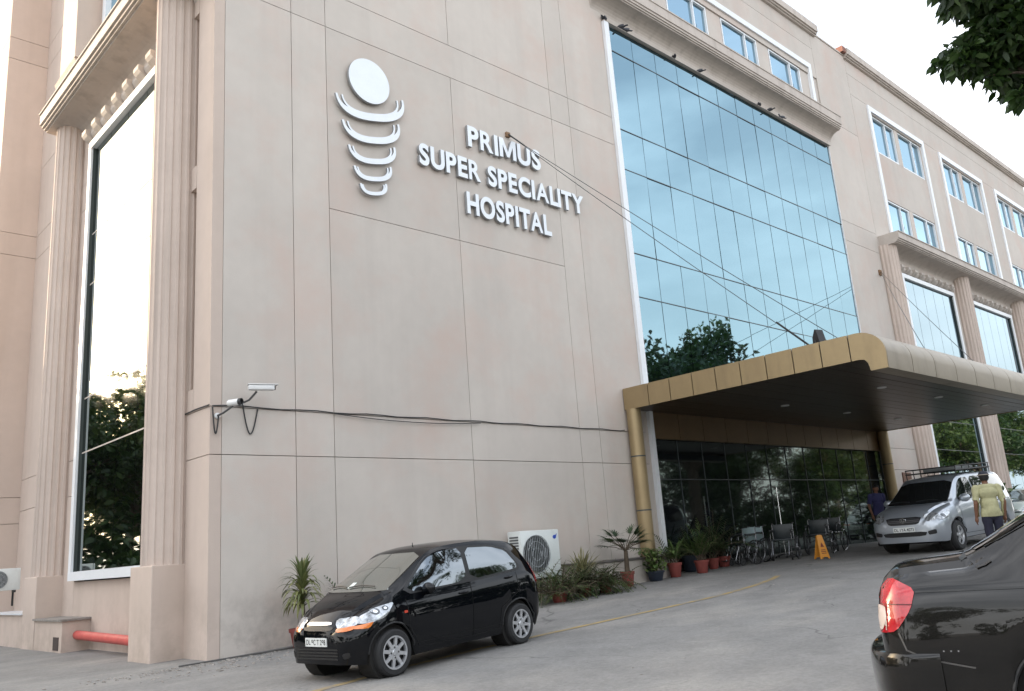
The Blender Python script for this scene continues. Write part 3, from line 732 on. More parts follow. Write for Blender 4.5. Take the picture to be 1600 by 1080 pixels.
# ------------------------------------------------------------------ pigeons on the glass ledge
PIG = mat('pigeon_grey', (.055, .058, .07), .7, var=.25, vscale=30, obj=True)
pig = None
for i, (x, rz, s, lab) in enumerate(((17.3, .3, 1., 'pigeon on the top left corner of the white glass frame'), (18.0, 1.9, 1.05, 'left bird of the touching pair on the ledge near the frame corner'), (18.22, 2.6, 1., 'right bird of the touching pair on the ledge near the frame corner'),
        (20.6, .8, .95, 'pigeon alone above the fourth glass column, the left one of two'), (21.95, 2.0, 1., 'pigeon alone above the fifth glass column, the right one of two'), (25.6, .4, 1., 'leftmost of three pigeons toward the right end of the glass ledge'), (26.25, 1.6, 1.05, 'middle of three pigeons toward the right end of the glass ledge'), (27.1, 2.8, .95, 'rightmost of three pigeons toward the right end of the glass ledge'))):
    if pig is None:
        pig = thing('pigeon', lab, 'bird', group='pigeons on the glass ledge')
        b = MB().ell((0, 0, .13), (.15, .075, .075)); b.ell((.12, 0, .20), (.05, .045, .08)); b.ell((.15, 0, .265), (.045, .036, .036)); b.prism([(-.1, -.04), (-.1, .04), (-.3, .03), (-.3, -.03)], .10, .125, lambda u, v, w: (u, v, w)); b.tube([(.18, 0, .262), (.215, 0, .255)], [.01, .002], 5)
        b.build('body', PIG, pig, True)
        w_ = MB().ell((-.04, .07, .14), (.14, .02, .05)); w_.ell((-.04, -.07, .14), (.14, .02, .05)); w_.build('wing', mat('wing_grey', (.09, .095, .11), .7), pig, True)
        MB().tube([(0, .025, 0), (0, .025, .08)], .007, 5).build('leg', mat('claw', (.3, .08, .06), .6), pig); MB().tube([(0, -.025, 0), (0, -.025, .08)], .007, 5).build('leg', mat('claw', (0, 0, 0)), pig)
        q = pig
    else:
        q = copy_tree(pig); tag(q, lab)
    q.location = (x, FY-.045, 16.075); q.rotation_euler = (0, 0, rz); q.scale = (s*.75,)*3
bpart('bird_ledge', MB().box(17.19, 30.7, FY-.10, FY+.0, 16.062, 16.074), TRIM)
# ------------------------------------------------------------------ vehicles
def pchip(xs, ys, x):
    """monotone cubic interpolation"""
    n = len(xs)
    if x <= xs[0]: return ys[0]
    if x >= xs[-1]: return ys[-1]
    h = [xs[i+1]-xs[i] for i in range(n-1)]; d = [(ys[i+1]-ys[i])/h[i] for i in range(n-1)]
    def slope(i):
        if i == 0: return d[0]
        if i == n-1: return d[-1]
        if d[i-1]*d[i] <= 0: return 0
        return 2*d[i-1]*d[i]/(d[i-1]+d[i])
    i = max(k for k in range(n-1) if xs[k] <= x); t = (x-xs[i])/h[i]; m0, m1 = slope(i)*h[i], slope(i+1)*h[i]
    return (2*t**3-3*t*t+1)*ys[i]+(t**3-2*t*t+t)*m0+(-2*t**3+3*t*t)*ys[i+1]+(t**3-t*t)*m1
class Car:
    def __init__(s, key, axles, R, arch, zs, wheel_y):
        """key rows: x, w_sill, w_mid, z_mid, w_belt, z_belt, w_rail, z_rail, z_centre"""
        s.key = sorted(key); s.ax = axles; s.R = R; s.arch = arch; s.zs = zs; s.wy = wheel_y
        xs = [k[0] for k in s.key]; x0, x1 = xs[0], xs[-1]
        st = set(round(x0+(x1-x0)*i/70, 4) for i in range(71)); st |= set(xs)
        for a in axles: st |= set(round(a+arch*math.sin(math.pi*(k/20-.5)), 4) for k in range(21))
        st = sorted(st); keep = [st[0]]
        for v in st[1:]:
            if v-keep[-1] > .008: keep.append(v)
        st = keep
        f = lambda i, x: pchip(xs, [k[i] for k in s.key], x)
        V = []; n = 0
        for x in st:
            ws, wm, zm, wb, zb, wr, zr, zc = [f(i, x) for i in range(1, 9)]
            zl = pchip([x0, x0+.25, x1-.35, x1], [zs[0], zs[1], zs[1], zs[2]], x)
            for a in axles:
                if abs(x-a) < arch: zl = max(zl, R+math.sqrt(max(0, arch*arch-(x-a)**2)))
            zm = max(zm, zl+.015); zb = max(zb, zm+.03)
            P = [(ws, zl), (ws+(wm-ws)*.72, zl+(zm-zl)*.4), (wm, zm), (wm-(wm-wb)*.22, zm+(zb-zm)*.55), (wb, zb-.028 if zb-.028 > zm else (zb+zm)/2), (wb-.016, zb),
                 (wb+(wr-wb)*.34, zb+(zr-zb)*.36), (wb+(wr-wb)*.66, zb+(zr-zb)*.7), (wr+.012, zr-.03 if zr-.03 > zb else (zr+zb)/2), (wr-.045*min(1, wr), zr+(zc-zr)*.35), (wr*.62, zr+(zc-zr)*.78), (wr*.3, zr+(zc-zr)*.96), (0, zc)]
            ring = [(x, y, z) for y, z in P]+[(x, -y, z) for y, z in reversed(P[:-1])]; n = len(ring); V += ring
        F = []
        for i in range(len(st)-1):
            for j in range(n-1): F.append((i*n+j, i*n+j+1, (i+1)*n+j+1, (i+1)*n+j))
        F.append(tuple(range(n))); F.append(tuple((len(st)-1)*n+j for j in range(n-1, -1, -1)))
        s.mb = MB(); s.mb.v = V; s.mb.f = F
        s.bvh = BVHTree.FromPolygons(V, [list(q) for q in F])
        s.x0, s.x1 = x0, x1
    def hit(s, u, v, side):
        if side == 'L': o, d = (u, 4, v), (0, -1, 0)
        elif side == 'R': o, d = (u, -4, v), (0, 1, 0)
        elif side == 'F': o, d = (6, u, v), (-1, 0, 0)
        elif side == 'B': o, d = (-6, u, v), (1, 0, 0)
        else: o, d = (u, v, 5), (0, 0, -1)
        d = Vector(d); loc, nrm, idx, _ = s.bvh.ray_cast(Vector(o), d)
        if loc is None:
            tgt = {'L': (u, .8, v), 'R': (u, -.8, v), 'F': (s.x1, u, v), 'B': (s.x0, u, v), 'T': (u, v, 1.4)}[side]
            loc, nrm, idx, _ = s.bvh.find_nearest(Vector(tgt))
        if nrm.dot(d) > 0: nrm = -nrm
        return loc, nrm
    def patch(s, poly, side, off=.004, cuts=2, rnd=1):
        for _ in range(rnd):
            q = []
            for i in range(len(poly)):
                a, b = poly[i], poly[(i+1) % len(poly)]
                q += [(a[0]*.85+b[0]*.15, a[1]*.85+b[1]*.15), (a[0]*.15+b[0]*.85, a[1]*.15+b[1]*.85)]
            poly = q
        bm = bmesh.new(); vs = [bm.verts.new((u, v, 0)) for u, v in poly]; bm.faces.new(vs)
        bmesh.ops.triangulate(bm, faces=bm.faces[:])
        for _ in range(cuts): bmesh.ops.subdivide_edges(bm, edges=bm.edges[:], cuts=1, use_grid_fill=True)
        bmesh.ops.triangulate(bm, faces=bm.faces[:])
        for v in bm.verts:
            l, n = s.hit(v.co.x, v.co.y, side); v.co = l+n*off
        b = MB(); b.addbm(bm); return b
    def strip(s, pts, side, w=.008, off=.003):
        """thin seam drawn along a polyline in the side view"""
        b = MB(); q = []
        for i in range(len(pts)-1):
            n = max(2, int(math.dist(pts[i], pts[i+1])/.04))
            for k in range(n): t = k/n; q.append((pts[i][0]*(1-t)+pts[i+1][0]*t, pts[i][1]*(1-t)+pts[i+1][1]*t))
        q.append(pts[-1]); vs = []
        for i, p in enumerate(q):
            a = q[max(0, i-1)]; c = q[min(len(q)-1, i+1)]; d = Vector((c[0]-a[0], c[1]-a[1])); d = d.normalized() if d.length else Vector((1, 0)); n = Vector((-d.y, d.x))*w/2
            for sgn in (1, -1):
                l, nn = s.hit(p[0]+sgn*n.x, p[1]+sgn*n.y, side); vs.append(l+nn*off)
        b.add(vs, [(2*i, 2*i+1, 2*i+3, 2*i+2) for i in range(len(q)-1)]); return b
TYRE = RUBBER
def wheels(car, t, style, rim_r, tw=.17):
    R = car.R
    def lathe_y(prof, n=36): return MB().lathe(prof+[prof[0]], n, Matrix.Rotation(R_(-90), 4, 'X'), False)
    tyre = lathe_y([(rim_r, -tw/2), (R*.9, -tw/2), (R*.985, -tw*.36), (R, -tw*.2), (R, tw*.2), (R*.985, tw*.36), (R*.9, tw/2), (rim_r, tw/2), (rim_r*.98, tw*.3), (rim_r*.95, 0), (rim_r*.98, -tw*.3)]).mesh('wheel', TYRE, 35)
    back = lathe_y([(0, tw*.12), (rim_r*.97, tw*.12), (rim_r*.97, tw*.10), (0, tw*.1)]).mesh('brake_disc', BLACKP)
    y = tw*.40; rb = MB()
    ring = [(rim_r*.86, y-.02), (rim_r*.90, y+.012), (rim_r*1.0, y+.012), (rim_r*1.01, y-.01), (rim_r*.95, y-.05)]
    rb.lathe(ring+[ring[0]], 40, Matrix.Rotation(R_(-90), 4, 'X'), False)
    rb.lathe([(0, y+.012), (rim_r*.16, y+.010), (rim_r*.20, y), (rim_r*(.46 if style == 'cover' else .24), y-.004), (rim_r*.44 if style == 'cover' else rim_r*.22, y-.03)], 28, Matrix.Rotation(R_(-90), 4, 'X'), False)
    ns = 8 if style == 'cover' else 5
    for k in range(ns):
        a = 2*math.pi*k/ns+.2; w0, w1 = (.045, .040) if style == 'cover' else (.075, .055)
        ca, sa = math.cos(a), math.sin(a)
        for (r0, r1) in ((rim_r*.2, rim_r*.9),):
            vs = []
            for r, w in ((r0, w0*.5), (r1, w1*.5)):
                for sg in (-1, 1):
                    for yy_ in (y+.004, y-.022): vs.append((r*ca-sg*w*sa, yy_, r*sa+sg*w*ca))
            rb.add(vs, [(0, 2, 6, 4), (1, 5, 7, 3), (0, 4, 5, 1), (2, 3, 7, 6)])
    rim = rb.mesh('rim', SILVP, 35)
    nuts = MB()
    for k in range(4 if style == 'cover' else 5):
        a = 2*math.pi*k/4; nuts.lathe([(.012, y-.005), (.012, y+.006), (0, y+.006)], 8, Matrix.Translation((rim_r*.3*math.cos(a), 0, rim_r*.3*math.sin(a))) @ Matrix.Rotation(R_(-90), 4, 'X'))
    nut = nuts.mesh('wheel_nuts', STAY)
    for a in car.ax:
        for sg in (1, -1):
            o = link('wheel', tyre, t, (a, sg*car.wy, R))
            if sg < 0: o.rotation_euler = (0, 0, math.pi)
            link('brake_disc', back, o); link('rim', rim, o); link('wheel_nut', nut, o)
def plate(t, text, x, z, w, h, front=True, lean=0.):
    s = 1 if front else -1
    b = MB().box(0, .012, -w/2, w/2, -h/2, h/2).build('number_plate', mat('plate_white', (.72, .74, .72), .45, var=.04, obj=True), t)
    b.location = (x, 0, z) if front else (x, 0, z); b.rotation_euler = (0, lean, 0 if front else math.pi)
    me = text_mesh(text, 1., 0., .01)
    c = [v.co.copy() for v in me.vertices]; ax, bx = min(v.x for v in c), max(v.x for v in c); ay, by = min(v.y for v in c), max(v.y for v in c)
    sx = w*.9/(bx-ax); sy = h*.62/(by-ay)
    for v in me.vertices: v.co = Vector((.0135, (v.co.x-(ax+bx)/2)*sx, (v.co.y-(ay+by)/2)*sy))
    me.materials.append(mat('plate_ink', (.02, .02, .025), .6)); link('plate_number', me, b)
    return b
def rest(t, x, y, yaw, axles):
    """stand a vehicle on the sloping drive: both axles on the ground"""
    c, s = math.cos(yaw), math.sin(yaw)
    zf = g(x+axles[1]*c, y+axles[1]*s); zr = g(x+axles[0]*c, y+axles[0]*s); p = math.atan2(zr-zf, axles[1]-axles[0])
    t.location = (x, y, zr+(zf-zr)*(0-axles[0])/(axles[1]-axles[0])); t.rotation_euler = (0, p, yaw)
def mirror_part(car, t, x, y, z, m_, s=1.):
    for sg in (1, -1):
        b = MB().ell((x, sg*(y+.09*s), z), (.055*s, .10*s, .075*s), 14, 10); b.tube([(x, sg*(y-.04), z-.05), (x, sg*(y+.04), z-.03)], .025, 8)
        o = b.build('mirror', m_, t, True)
        MB().ell((x-.05*s, sg*(y+.09*s), z), (.008, .08*s, .058*s), 14, 8).build('mirror_glass', CGLASS, o, True)
CGLASS = mat('car_glass', (.010, .012, .013), .03, coat=1., spec=.8)
CGLASSH = mat('hatch_side_glass', (.17, .19, .21), .03, metal=1., coat=1.)
CGLASS2 = mat('car_windscreen', (.11, .115, .10), .03, coat=1., spec=1.0)
LAMPC = mat('lamp_clear', (.44, .455, .47), .16, metal=.6, var=.75, vscale=16, coat=1., obj=True)
AMBER = mat('lamp_amber', (.75, .20, .03), .2, coat=1.)
REDL = mat('lamp_red', (.45, .012, .02), .15, coat=1., var=.25, vscale=14, obj=True)
GRIL = mat('grille_dark', (.012, .012, .013), .45)
SEAM = mat('panel_gap', (.004, .004, .004), .8)
UNDER = mat('underbody', (.015, .014, .013), .9)
def under(car, t, w, z0=.17, z1=.5):
    b = MB().box(car.x0+.3, car.x1-.3, -w, w, z0, z1)
    for a in car.ax:
        for sg in (1, -1): b.lathe([(car.arch*.98, -.05), (car.arch*.98, .2)], 24, Matrix.Translation((a, sg*(car.wy-.06) - (.15 if sg > 0 else 0), car.R)) @ Matrix.Rotation(R_(-90), 4, 'X'))
    b.build('underbody', UNDER, t)
    for a in car.ax:
        for sd_ in ('L', 'R'):
            pts = []
            for k in range(19):
                th = math.pi*(.03+.94*k/18); px, pz = a+(car.arch+.012)*math.cos(th), car.R+(car.arch+.012)*math.sin(th)
                l, n = car.hit(px, pz, sd_); pts.append(l+n*.001)
            MB().tube(pts, .012, 6).build('arch_trim', BLACKP, t, True)
def doors(car, t, seams, handles, hm):
    for side in 'LR':
        for sp in seams: car.strip(sp, side).build('panel_gap', SEAM, t)
        for hx, hz in handles:
            l, n = car.hit(hx, hz, side)
            MB().ell((hx, l.y+n.y*.018, hz), (.085, .018, .018), 12, 8).build('door_handle', hm, t, True)

# ---- black hatchback
def hatchback(paint, label, cat, group=None, text='DL 9C T 298'):
    K = [(-1.75, .40, .52, .50, .50, .80, .44, .84, .86), (-1.735, .50, .60, .50, .585, .82, .50, .90, .93), (-1.68, .60, .68, .52, .655, .90, .50, 1.03, 1.07), (-1.58, .655, .725, .55, .685, .96, .52, 1.20, 1.245), (-1.40, .675, .742, .58, .70, .985, .54, 1.335, 1.385), (-1.1, .685, .75, .60, .708, .98, .56, 1.415, 1.468), (-.5, .69, .752, .60, .712, .955, .575, 1.45, 1.505), (0, .69, .752, .60, .714, .93, .575, 1.44, 1.495), (.28, .69, .752, .60, .714, .92, .56, 1.40, 1.46), (.50, .69, .752, .60, .713, .915, .565, 1.295, 1.365), (.80, .69, .752, .60, .71, .905, .59, 1.135, 1.205), (1.12, .69, .75, .60, .705, .89, .61, .985, 1.02), (1.20, .69, .748, .60, .70, .875, .56, .945, .985), (1.38, .675, .738, .58, .672, .805, .48, .865, .915), (1.53, .645, .70, .54, .62, .72, .42, .78, .83), (1.64, .585, .635, .50, .55, .645, .36, .70, .745), (1.71, .50, .55, .47, .48, .59, .31, .635, .67), (1.75, .39, .44, .44, .385, .54, .26, .575, .59)]
    car = Car(K, [-1.17, 1.17], .275, .335, (.30, .19, .22), .675)
    t = thing('hatchback_car', label, cat, group=group)
    car.mb.build('body', paint, t, 38)
    under(car, t, .58)
    wheels(car, t, 'cover', .195, .16)
    car.patch([(-.53, 1.01), (-.50, 1.29), (.0, 1.10), (.53, 1.01)][:0] or [(.60, .99), (.575, 1.03), (.49, 1.405), (-.49, 1.405), (-.575, 1.03), (-.60, .99)], 'F', .004, 3, 1).build('windscreen', CGLASS2, t, True)
    for side in 'LR':
        car.patch([(1.0, .91), (.45, 1.335), (.18, 1.41), (-.30, 1.425), (-.82, 1.40), (-1.14, 1.315), (-1.33, 1.06), (-1.28, 1.0), (-.24, .945)], side, .0025, 3).build('window_surround', BLACKP, t, True)
        car.patch([(.92, .935), (.42, 1.315), (.18, 1.385), (-.20, 1.40), (-.20, .965)], side, .005, 3).build('side_window', CGLASSH, t, True)
        car.patch([(-.28, .975), (-.28, 1.395), (-.80, 1.37), (-1.10, 1.29), (-1.27, 1.08), (-1.24, 1.03)], side, .005, 3).build('side_window', CGLASSH, t, True)
        car.patch([(1.10, .86), (1.35, .825), (1.54, .735), (1.60, .665), (1.50, .655), (1.28, .70)], side, .006, 3).build('headlight', LAMPC, t, True)
        car.patch([(1.44, .672), (1.52, .655), (1.62, .638), (1.645, .605), (1.50, .605)], side, .008, 3).build('indicator_lamp', AMBER, t, True)
        for (cx_, cz_, r_) in ((1.38, .775, .052), (1.255, .80, .04)):
            car.patch([(cx_+r_*math.cos(k*.5236), cz_+r_*.72*math.sin(k*.5236)) for k in range(12)], side, .0085, 1, 0).build('lamp_bowl', mat('lamp_bowl_dark', (.10, .105, .11), .15, metal=.8, coat=1.), t, True)
            car.patch([(cx_+r_*.5*math.cos(k*.5236), cz_+r_*.36*math.sin(k*.5236)) for k in range(12)], side, .010, 1, 0).build('lamp_bulb', CHROME, t, True)
        car.patch([(.93, .735), (.985, .735), (.985, .705), (.93, .705)], side, .008, 1).build('side_repeater', mat('repeater', (.6, .06, .03), .25, coat=1.), t)
        car.patch([(-1.56, 1.10), (-1.64, 1.08), (-1.70, .80), (-1.62, .78)], side, .006, 2).build('tail_lamp', REDL, t, True)
    for s_ in (1, -1):
        car.patch([(s_*.28, .725), (s_*.55, .745), (s_*.60, .66), (s_*.44, .60), (s_*.34, .615)], 'F', .007, 3).build('headlight', LAMPC, t, True)
        car.patch([(s_*.34, .625), (s_*.46, .628), (s_*.57, .65), (s_*.57, .595), (s_*.36, .58)], 'F', .009, 2).build('indicator_lamp', AMBER, t, True)
        car.patch([(s_*.46, .34), (s_*.56, .36), (s_*.56, .30), (s_*.48, .28)], 'F', .004, 2).build('fog_recess', GRIL, t)
    car.patch([(-.22, .695), (.22, .695), (.25, .662), (-.25, .662)], 'F', .010, 3).build('chrome_grille', mat('grille_chrome', (.7, .7, .7), .2, metal=.9), t, True)
    car.patch([(-.30, .645), (.30, .645), (.26, .60), (-.26, .60)], 'F', .005, 3).build('grille', GRIL, t, True)
    for z in (.40, .365, .33, .295): car.patch([(-.40, z), (.40, z), (.40, z-.02), (-.40, z-.02)], 'F', .005, 2, 0).build('bumper_slat', GRIL, t)
    plate(t, text, 1.757, .475, .42, .10)
    doors(car, t, [[(.92, .86), (.90, .55), (.74, .28), (-.22, .26), (-.24, .95)], [(-.24, .95), (-.22, .26)], [(-.22, .26), (-.74, .28), (-.80, .55), (-1.18, .72), (-1.20, .98)], [(.93, .33), (-.8, .33)]], [(-.08, .83), (-1.02, .93)], paint)
    for side in 'LR': car.strip([(.9, .74), (-1.2, .79)], side, .012, .004).build('crease', paint, t)
    car.strip([(-.64, .88), (-.3, .76)], 'F').build('panel_gap', SEAM, t); car.strip([(.64, .88), (.3, .76)], 'F').build('panel_gap', SEAM, t)
    for s_ in (.35, -.2):
        w_ = MB(); pts = []
        for k in range(9):
            l, n = car.hit(s_+(-.5*k/8 if s_ > 0 else -.35*k/8), 1.03+.015*math.sin(k/8*3.1), 'F'); pts.append(l+n*.02)
        w_.tube(pts, .008, 6); w_.build('wiper', BLACKP, t)
    mirror_part(car, t, .60, .70, .955, paint, 1.)
    car.patch([(-.20, 1.03), (-.12, 1.03), (-.12, 1.09), (-.20, 1.09)], 'F', .007, 1, 0).build('sticker', mat('sticker_white', (.7, .75, .7), .6), t)
    MB().tube([(.1, 0, 1.46), (.1, 0, 1.53)], [.012, .004], 5).build('antenna', BLACKP, t)
    return t, car
CARK = mat('car_black', (.003, .0035, .005), .35, metal=.0, coat=.75, coat_rough=.025, spec=.0)
hb, hbc = hatchback(CARK, 'small black hatchback parked facing left beside the wall', 'car')
rest(hb, 6.98, 9.34, math.pi+.103, hbc.ax); hb.scale = (.955,)*3
# far white hatchback at the right edge of the drive
WCAR = mat('car_white_green', (.60, .66, .62), .3, coat=1.)
wb, wbc = hatchback(WCAR, 'pale car half hidden at the right edge behind the silver van', 'car', text='DL 4C 81')
rest(wb, 35.9, 10.5, math.pi, wbc.ax)

# ---- silver people carrier
K = [(-2.29, .46, .60, .60, .58, .95, .50, 1.02, 1.04), (-2.27, .58, .70, .60, .68, 1.02, .58, 1.12, 1.15), (-2.22, .68, .80, .62, .76, 1.08, .62, 1.34, 1.38), (-2.1, .76, .855, .65, .80, 1.12, .645, 1.57, 1.62), (-1.9, .79, .87, .66, .815, 1.12, .655, 1.645, 1.70), (-1.2, .80, .88, .68, .825, 1.10, .665, 1.68, 1.74), (-.3, .80, .88, .68, .83, 1.08, .665, 1.675, 1.74), (.35, .80, .88, .68, .83, 1.07, .655, 1.64, 1.70), (.60, .80, .88, .68, .83, 1.06, .65, 1.56, 1.62), (.95, .80, .88, .68, .825, 1.05, .69, 1.34, 1.40), (1.35, .80, .88, .68, .82, 1.03, .74, 1.12, 1.16), (1.48, .80, .875, .68, .81, 1.01, .66, 1.07, 1.10), (1.8, .79, .865, .66, .79, .95, .60, 1.01, 1.05), (2.05, .75, .83, .62, .74, .86, .54, .93, .975), (2.18, .69, .77, .58, .68, .79, .50, .85, .885), (2.26, .60, .67, .54, .58, .70, .44, .75, .78), (2.29, .50, .57, .50, .49, .62, .38, .66, .68)]
van = Car(K, [-1.32, 1.43], .335, .395, (.36, .25, .27), .765)
SILC = mat('car_silver', (.42, .455, .50), .30, metal=.6, coat=1.)
v = thing('people_carrier', 'silver people carrier with a loaded roof rack standing under the canopy', 'van')
van.mb.build('body', SILC, v, 38); under(van, v, .68, .22, .6); wheels(van, v, 'alloy', .215, .21)
van.patch([(.72, 1.09), (.68, 1.20), (.60, 1.58), (-.60, 1.58), (-.68, 1.20), (-.72, 1.09)], 'F', .005, 3).build('windscreen', CGLASS, v, True)
for side in 'LR':
    van.patch([(1.12, 1.08), (.60, 1.50), (.42, 1.60), (.02, 1.62), (.02, 1.11)], side, .006, 3).build('side_window', CGLASS, v, True)
    van.patch([(-.06, 1.11), (-.06, 1.62), (-.92, 1.63), (-.92, 1.13)], side, .006, 3).build('side_window', CGLASS, v, True)
    van.patch([(-1.0, 1.14), (-1.0, 1.63), (-1.7, 1.61), (-2.0, 1.50), (-2.02, 1.18)], side, .006, 3).build('side_window', CGLASS, v, True)
    van.patch([(1.62, .93), (1.95, .90), (2.16, .78), (2.10, .72), (1.85, .76)], side, .006, 3).build('headlight', LAMPC, v, True)
    van.patch([(1.98+.055*math.cos(k*.5236), .815+.042*math.sin(k*.5236)) for k in range(12)], side, .009, 1, 0).build('lamp_bowl', mat('lamp_bowl_dark', (0, 0, 0)), v, True)
    van.patch([(-2.1, 1.10), (-2.2, 1.08), (-2.24, .72), (-2.12, .72)], side, .006, 2).build('tail_lamp', REDL, v, True)
for s_ in (1, -1):
    van.patch([(s_*.44, .86), (s_*.62, .90), (s_*.74, .86), (s_*.72, .74), (s_*.56, .71), (s_*.48, .76)], 'F', .007, 3).build('headlight', LAMPC, v, True)
    van.patch([(s_*.52, .50), (s_*.70, .54), (s_*.70, .44), (s_*.54, .42)], 'F', .005, 2).build('fog_recess', GRIL, v, True)
van.patch([(-.42, .83), (.42, .83), (.36, .69), (.28, .665), (-.28, .665), (-.36, .69)], 'F', .006, 3).build('grille', GRIL, v, True)
for z in (.80, .765, .73): van.patch([(-.37, z), (.37, z), (.37, z-.012), (-.37, z-.012)], 'F', .010, 2, 0).build('grille_bar', mat('grille_grey', (.12, .12, .13), .3, metal=.7), v)
em = MB(); l, n_ = van.hit(0, .765, 'F')
em.tube([(l.x+.02, .07*math.cos(a), .765+.05*math.sin(a)) for a in [2*math.pi*i/24 for i in range(25)]], .009, 6, False); em.tube([(l.x+.02, .035*math.cos(a), .775+.035*math.sin(a)) for a in [2*math.pi*i/24 for i in range(25)]], .008, 6, False)
em.build('badge', CHROME, v, True)
van.patch([(-.52, .50), (.52, .50), (.46, .40), (-.46, .40)], 'F', .005, 3).build('lower_grille', GRIL, v, True)
plate(v, 'DL 1YA 4073', 2.297, .56, .50, .11)
doors(van, v, [[(1.16, 1.05), (1.14, .55), (1.0, .35), (-.02, .33), (-.02, 1.1)], [(-.02, .33), (-.85, .35), (-.95, .6), (-.96, 1.12)], [(-1.0, .98), (-2.0, 1.0)]], [(.12, .93), (-.82, .95)], SILC)
mirror_part(van, v, .92, .80, 1.14, SILC, 1.25)
for s_ in (.5, -.15):
    w_ = MB(); pts = []
    for k in range(9):
        l, n = van.hit(s_-.5*k/8, 1.13+.02*math.sin(k/8*3.1), 'F'); pts.append(l+n*.02)
    w_.tube(pts, .009, 6).build('wiper', BLACKP, v)
rk = MB()
for y in (-.6, .6): rk.tube([(.35, y, 1.80), (-1.75, y, 1.82)], .018, 8)
for k in range(9): rk.tube([(.33-.26*k, -.6, 1.80), (.33-.26*k, .6, 1.80)], .013, 6)
for y in (-.6, .6):
    rk.tube([(.35, y, 1.90), (-1.75, y, 1.92)], .014, 8)
    for k in range(6): rk.tube([(.33-.41*k, y, 1.66), (.33-.41*k, y, 1.91)], .012, 6)
rk.tube([(.35, -.6, 1.9), (.35, .6, 1.9)], .014, 8); rk.tube([(-1.75, -.6, 1.92), (-1.75, .6, 1.92)], .014, 8)
RK = rk.build('roof_rack', mat('rack_black', (.02, .02, .02), .4), v, True)
MB().bbox(-1.4, -.3, -.45, .35, 1.82, 1.90, .02).build('folded_sheet', mat('sheet_grey', (.20, .21, .21), .7, var=.2, obj=True), RK, True)
rest(v, 22.4, 8.4, math.pi-.039, van.ax)

# ---- dark saloon in the right foreground
K = [(-2.05, .46, .56, .50, .54, .74, .46, .80, .83), (-2.035, .60, .66, .50, .63, .82, .52, .90, .925), (-1.99, .68, .735, .54, .69, .90, .55, 1.00, 1.025), (-1.9, .735, .785, .58, .735, .965, .60, 1.065, 1.09), (-1.7, .76, .80, .60, .755, .985, .62, 1.085, 1.115), (-1.50, .765, .81, .62, .765, .99, .62, 1.10, 1.135), (-1.40, .765, .812, .62, .768, .99, .615, 1.145, 1.18), (-1.0, .77, .815, .62, .77, .985, .585, 1.36, 1.405), (-.72, .77, .815, .62, .77, .98, .575, 1.45, 1.495), (-.4, .77, .815, .62, .77, .97, .575, 1.485, 1.535), (.2, .77, .815, .62, .77, .95, .575, 1.465, 1.52), (.42, .77, .815, .62, .77, .94, .57, 1.42, 1.47), (.9, .77, .815, .62, .768, .92, .63, 1.10, 1.15), (1.12, .77, .812, .62, .765, .905, .64, .98, 1.01), (1.5, .75, .80, .60, .74, .84, .52, .90, .935), (1.85, .70, .745, .55, .68, .73, .46, .79, .82), (2.0, .62, .66, .50, .60, .65, .40, .69, .71), (2.07, .5, .54, .46, .49, .56, .34, .59, .60)]
sal = Car(K, [-1.00, 1.40], .295, .36, (.27, .20, .22), .725)
DARK = mat('car_charcoal', (.013, .012, .011), .26, metal=.4, coat=.9, coat_rough=.03, spec=.1)
s = thing('saloon_car', 'dark charcoal saloon with red tail lamp cut off by the right edge', 'car')
sal.mb.build('body', DARK, s, 38); under(sal, s, .62); wheels(sal, s, 'alloy', .19, .17)
sal.patch([(.60, 1.03), (.54, 1.40), (-.54, 1.40), (-.60, 1.03)], 'F', .005, 3).build('windscreen', CGLASS, s, True)
sal.patch([(.56, 1.16), (.52, 1.42), (-.52, 1.42), (-.56, 1.16)], 'B', .005, 3).build('rear_window', CGLASS, s, True)
for side in 'LR':
    sal.patch([(.93, .99), (.36, 1.39), (.0, 1.44), (.0, 1.005)], side, .006, 3).build('side_window', CGLASS, s, True)
    sal.patch([(-.08, 1.01), (-.08, 1.44), (-.58, 1.41), (-.92, 1.22), (-1.0, 1.03)], side, .006, 3).build('side_window', CGLASS, s, True)
    sal.patch([(-1.80, .955), (-1.94, 1.03), (-2.03, .94), (-2.055, .80), (-2.05, .69), (-1.94, .71), (-1.84, .84)], side, .006, 3, 1).build('tail_lamp', REDL, s, True)
    sal.patch([(-1.985, .86), (-2.045, .86), (-2.06, .72), (-2.02, .71), (-1.985, .78)], side, .010, 2).build('reversing_lamp', mat('lamp_reverse', (.80, .68, .62), .15, coat=1.), s, True)
    sal.strip([(-1.83, .865), (-2.045, .87)], side, .006, .0115).build('lamp_divider', mat('lamp_dark_red', (.12, .005, .008), .3), s)
    sal.patch([(1.5, .84), (1.85, .74), (1.95, .62), (1.7, .65)], side, .006, 3).build('headlight', LAMPC, s, True)
    sal.strip([(-1.93, .70), (-1.90, .60), (-1.78, .545), (-1.54, .50)], side, .010, .004).build('panel_gap', mat('panel_edge', (.10, .095, .09), .4), s)
    sal.strip([(-1.80, .94), (-1.2, .945), (.9, .90)], side, .012, .004).build('crease', DARK, s)
    sal.strip([(-1.52, 1.11), (-1.0, 1.375), (-.72, 1.46)], side, .018, .006).build('window_seal', BLACKP, s)
bmp = MB(); prof = []
for k in range(25):
    a = -math.pi/2+math.pi*k/24
    yv = .815*math.sin(a); xv = -1.72-.46*max(0, math.cos(a))**.5; prof.append((xv, yv))
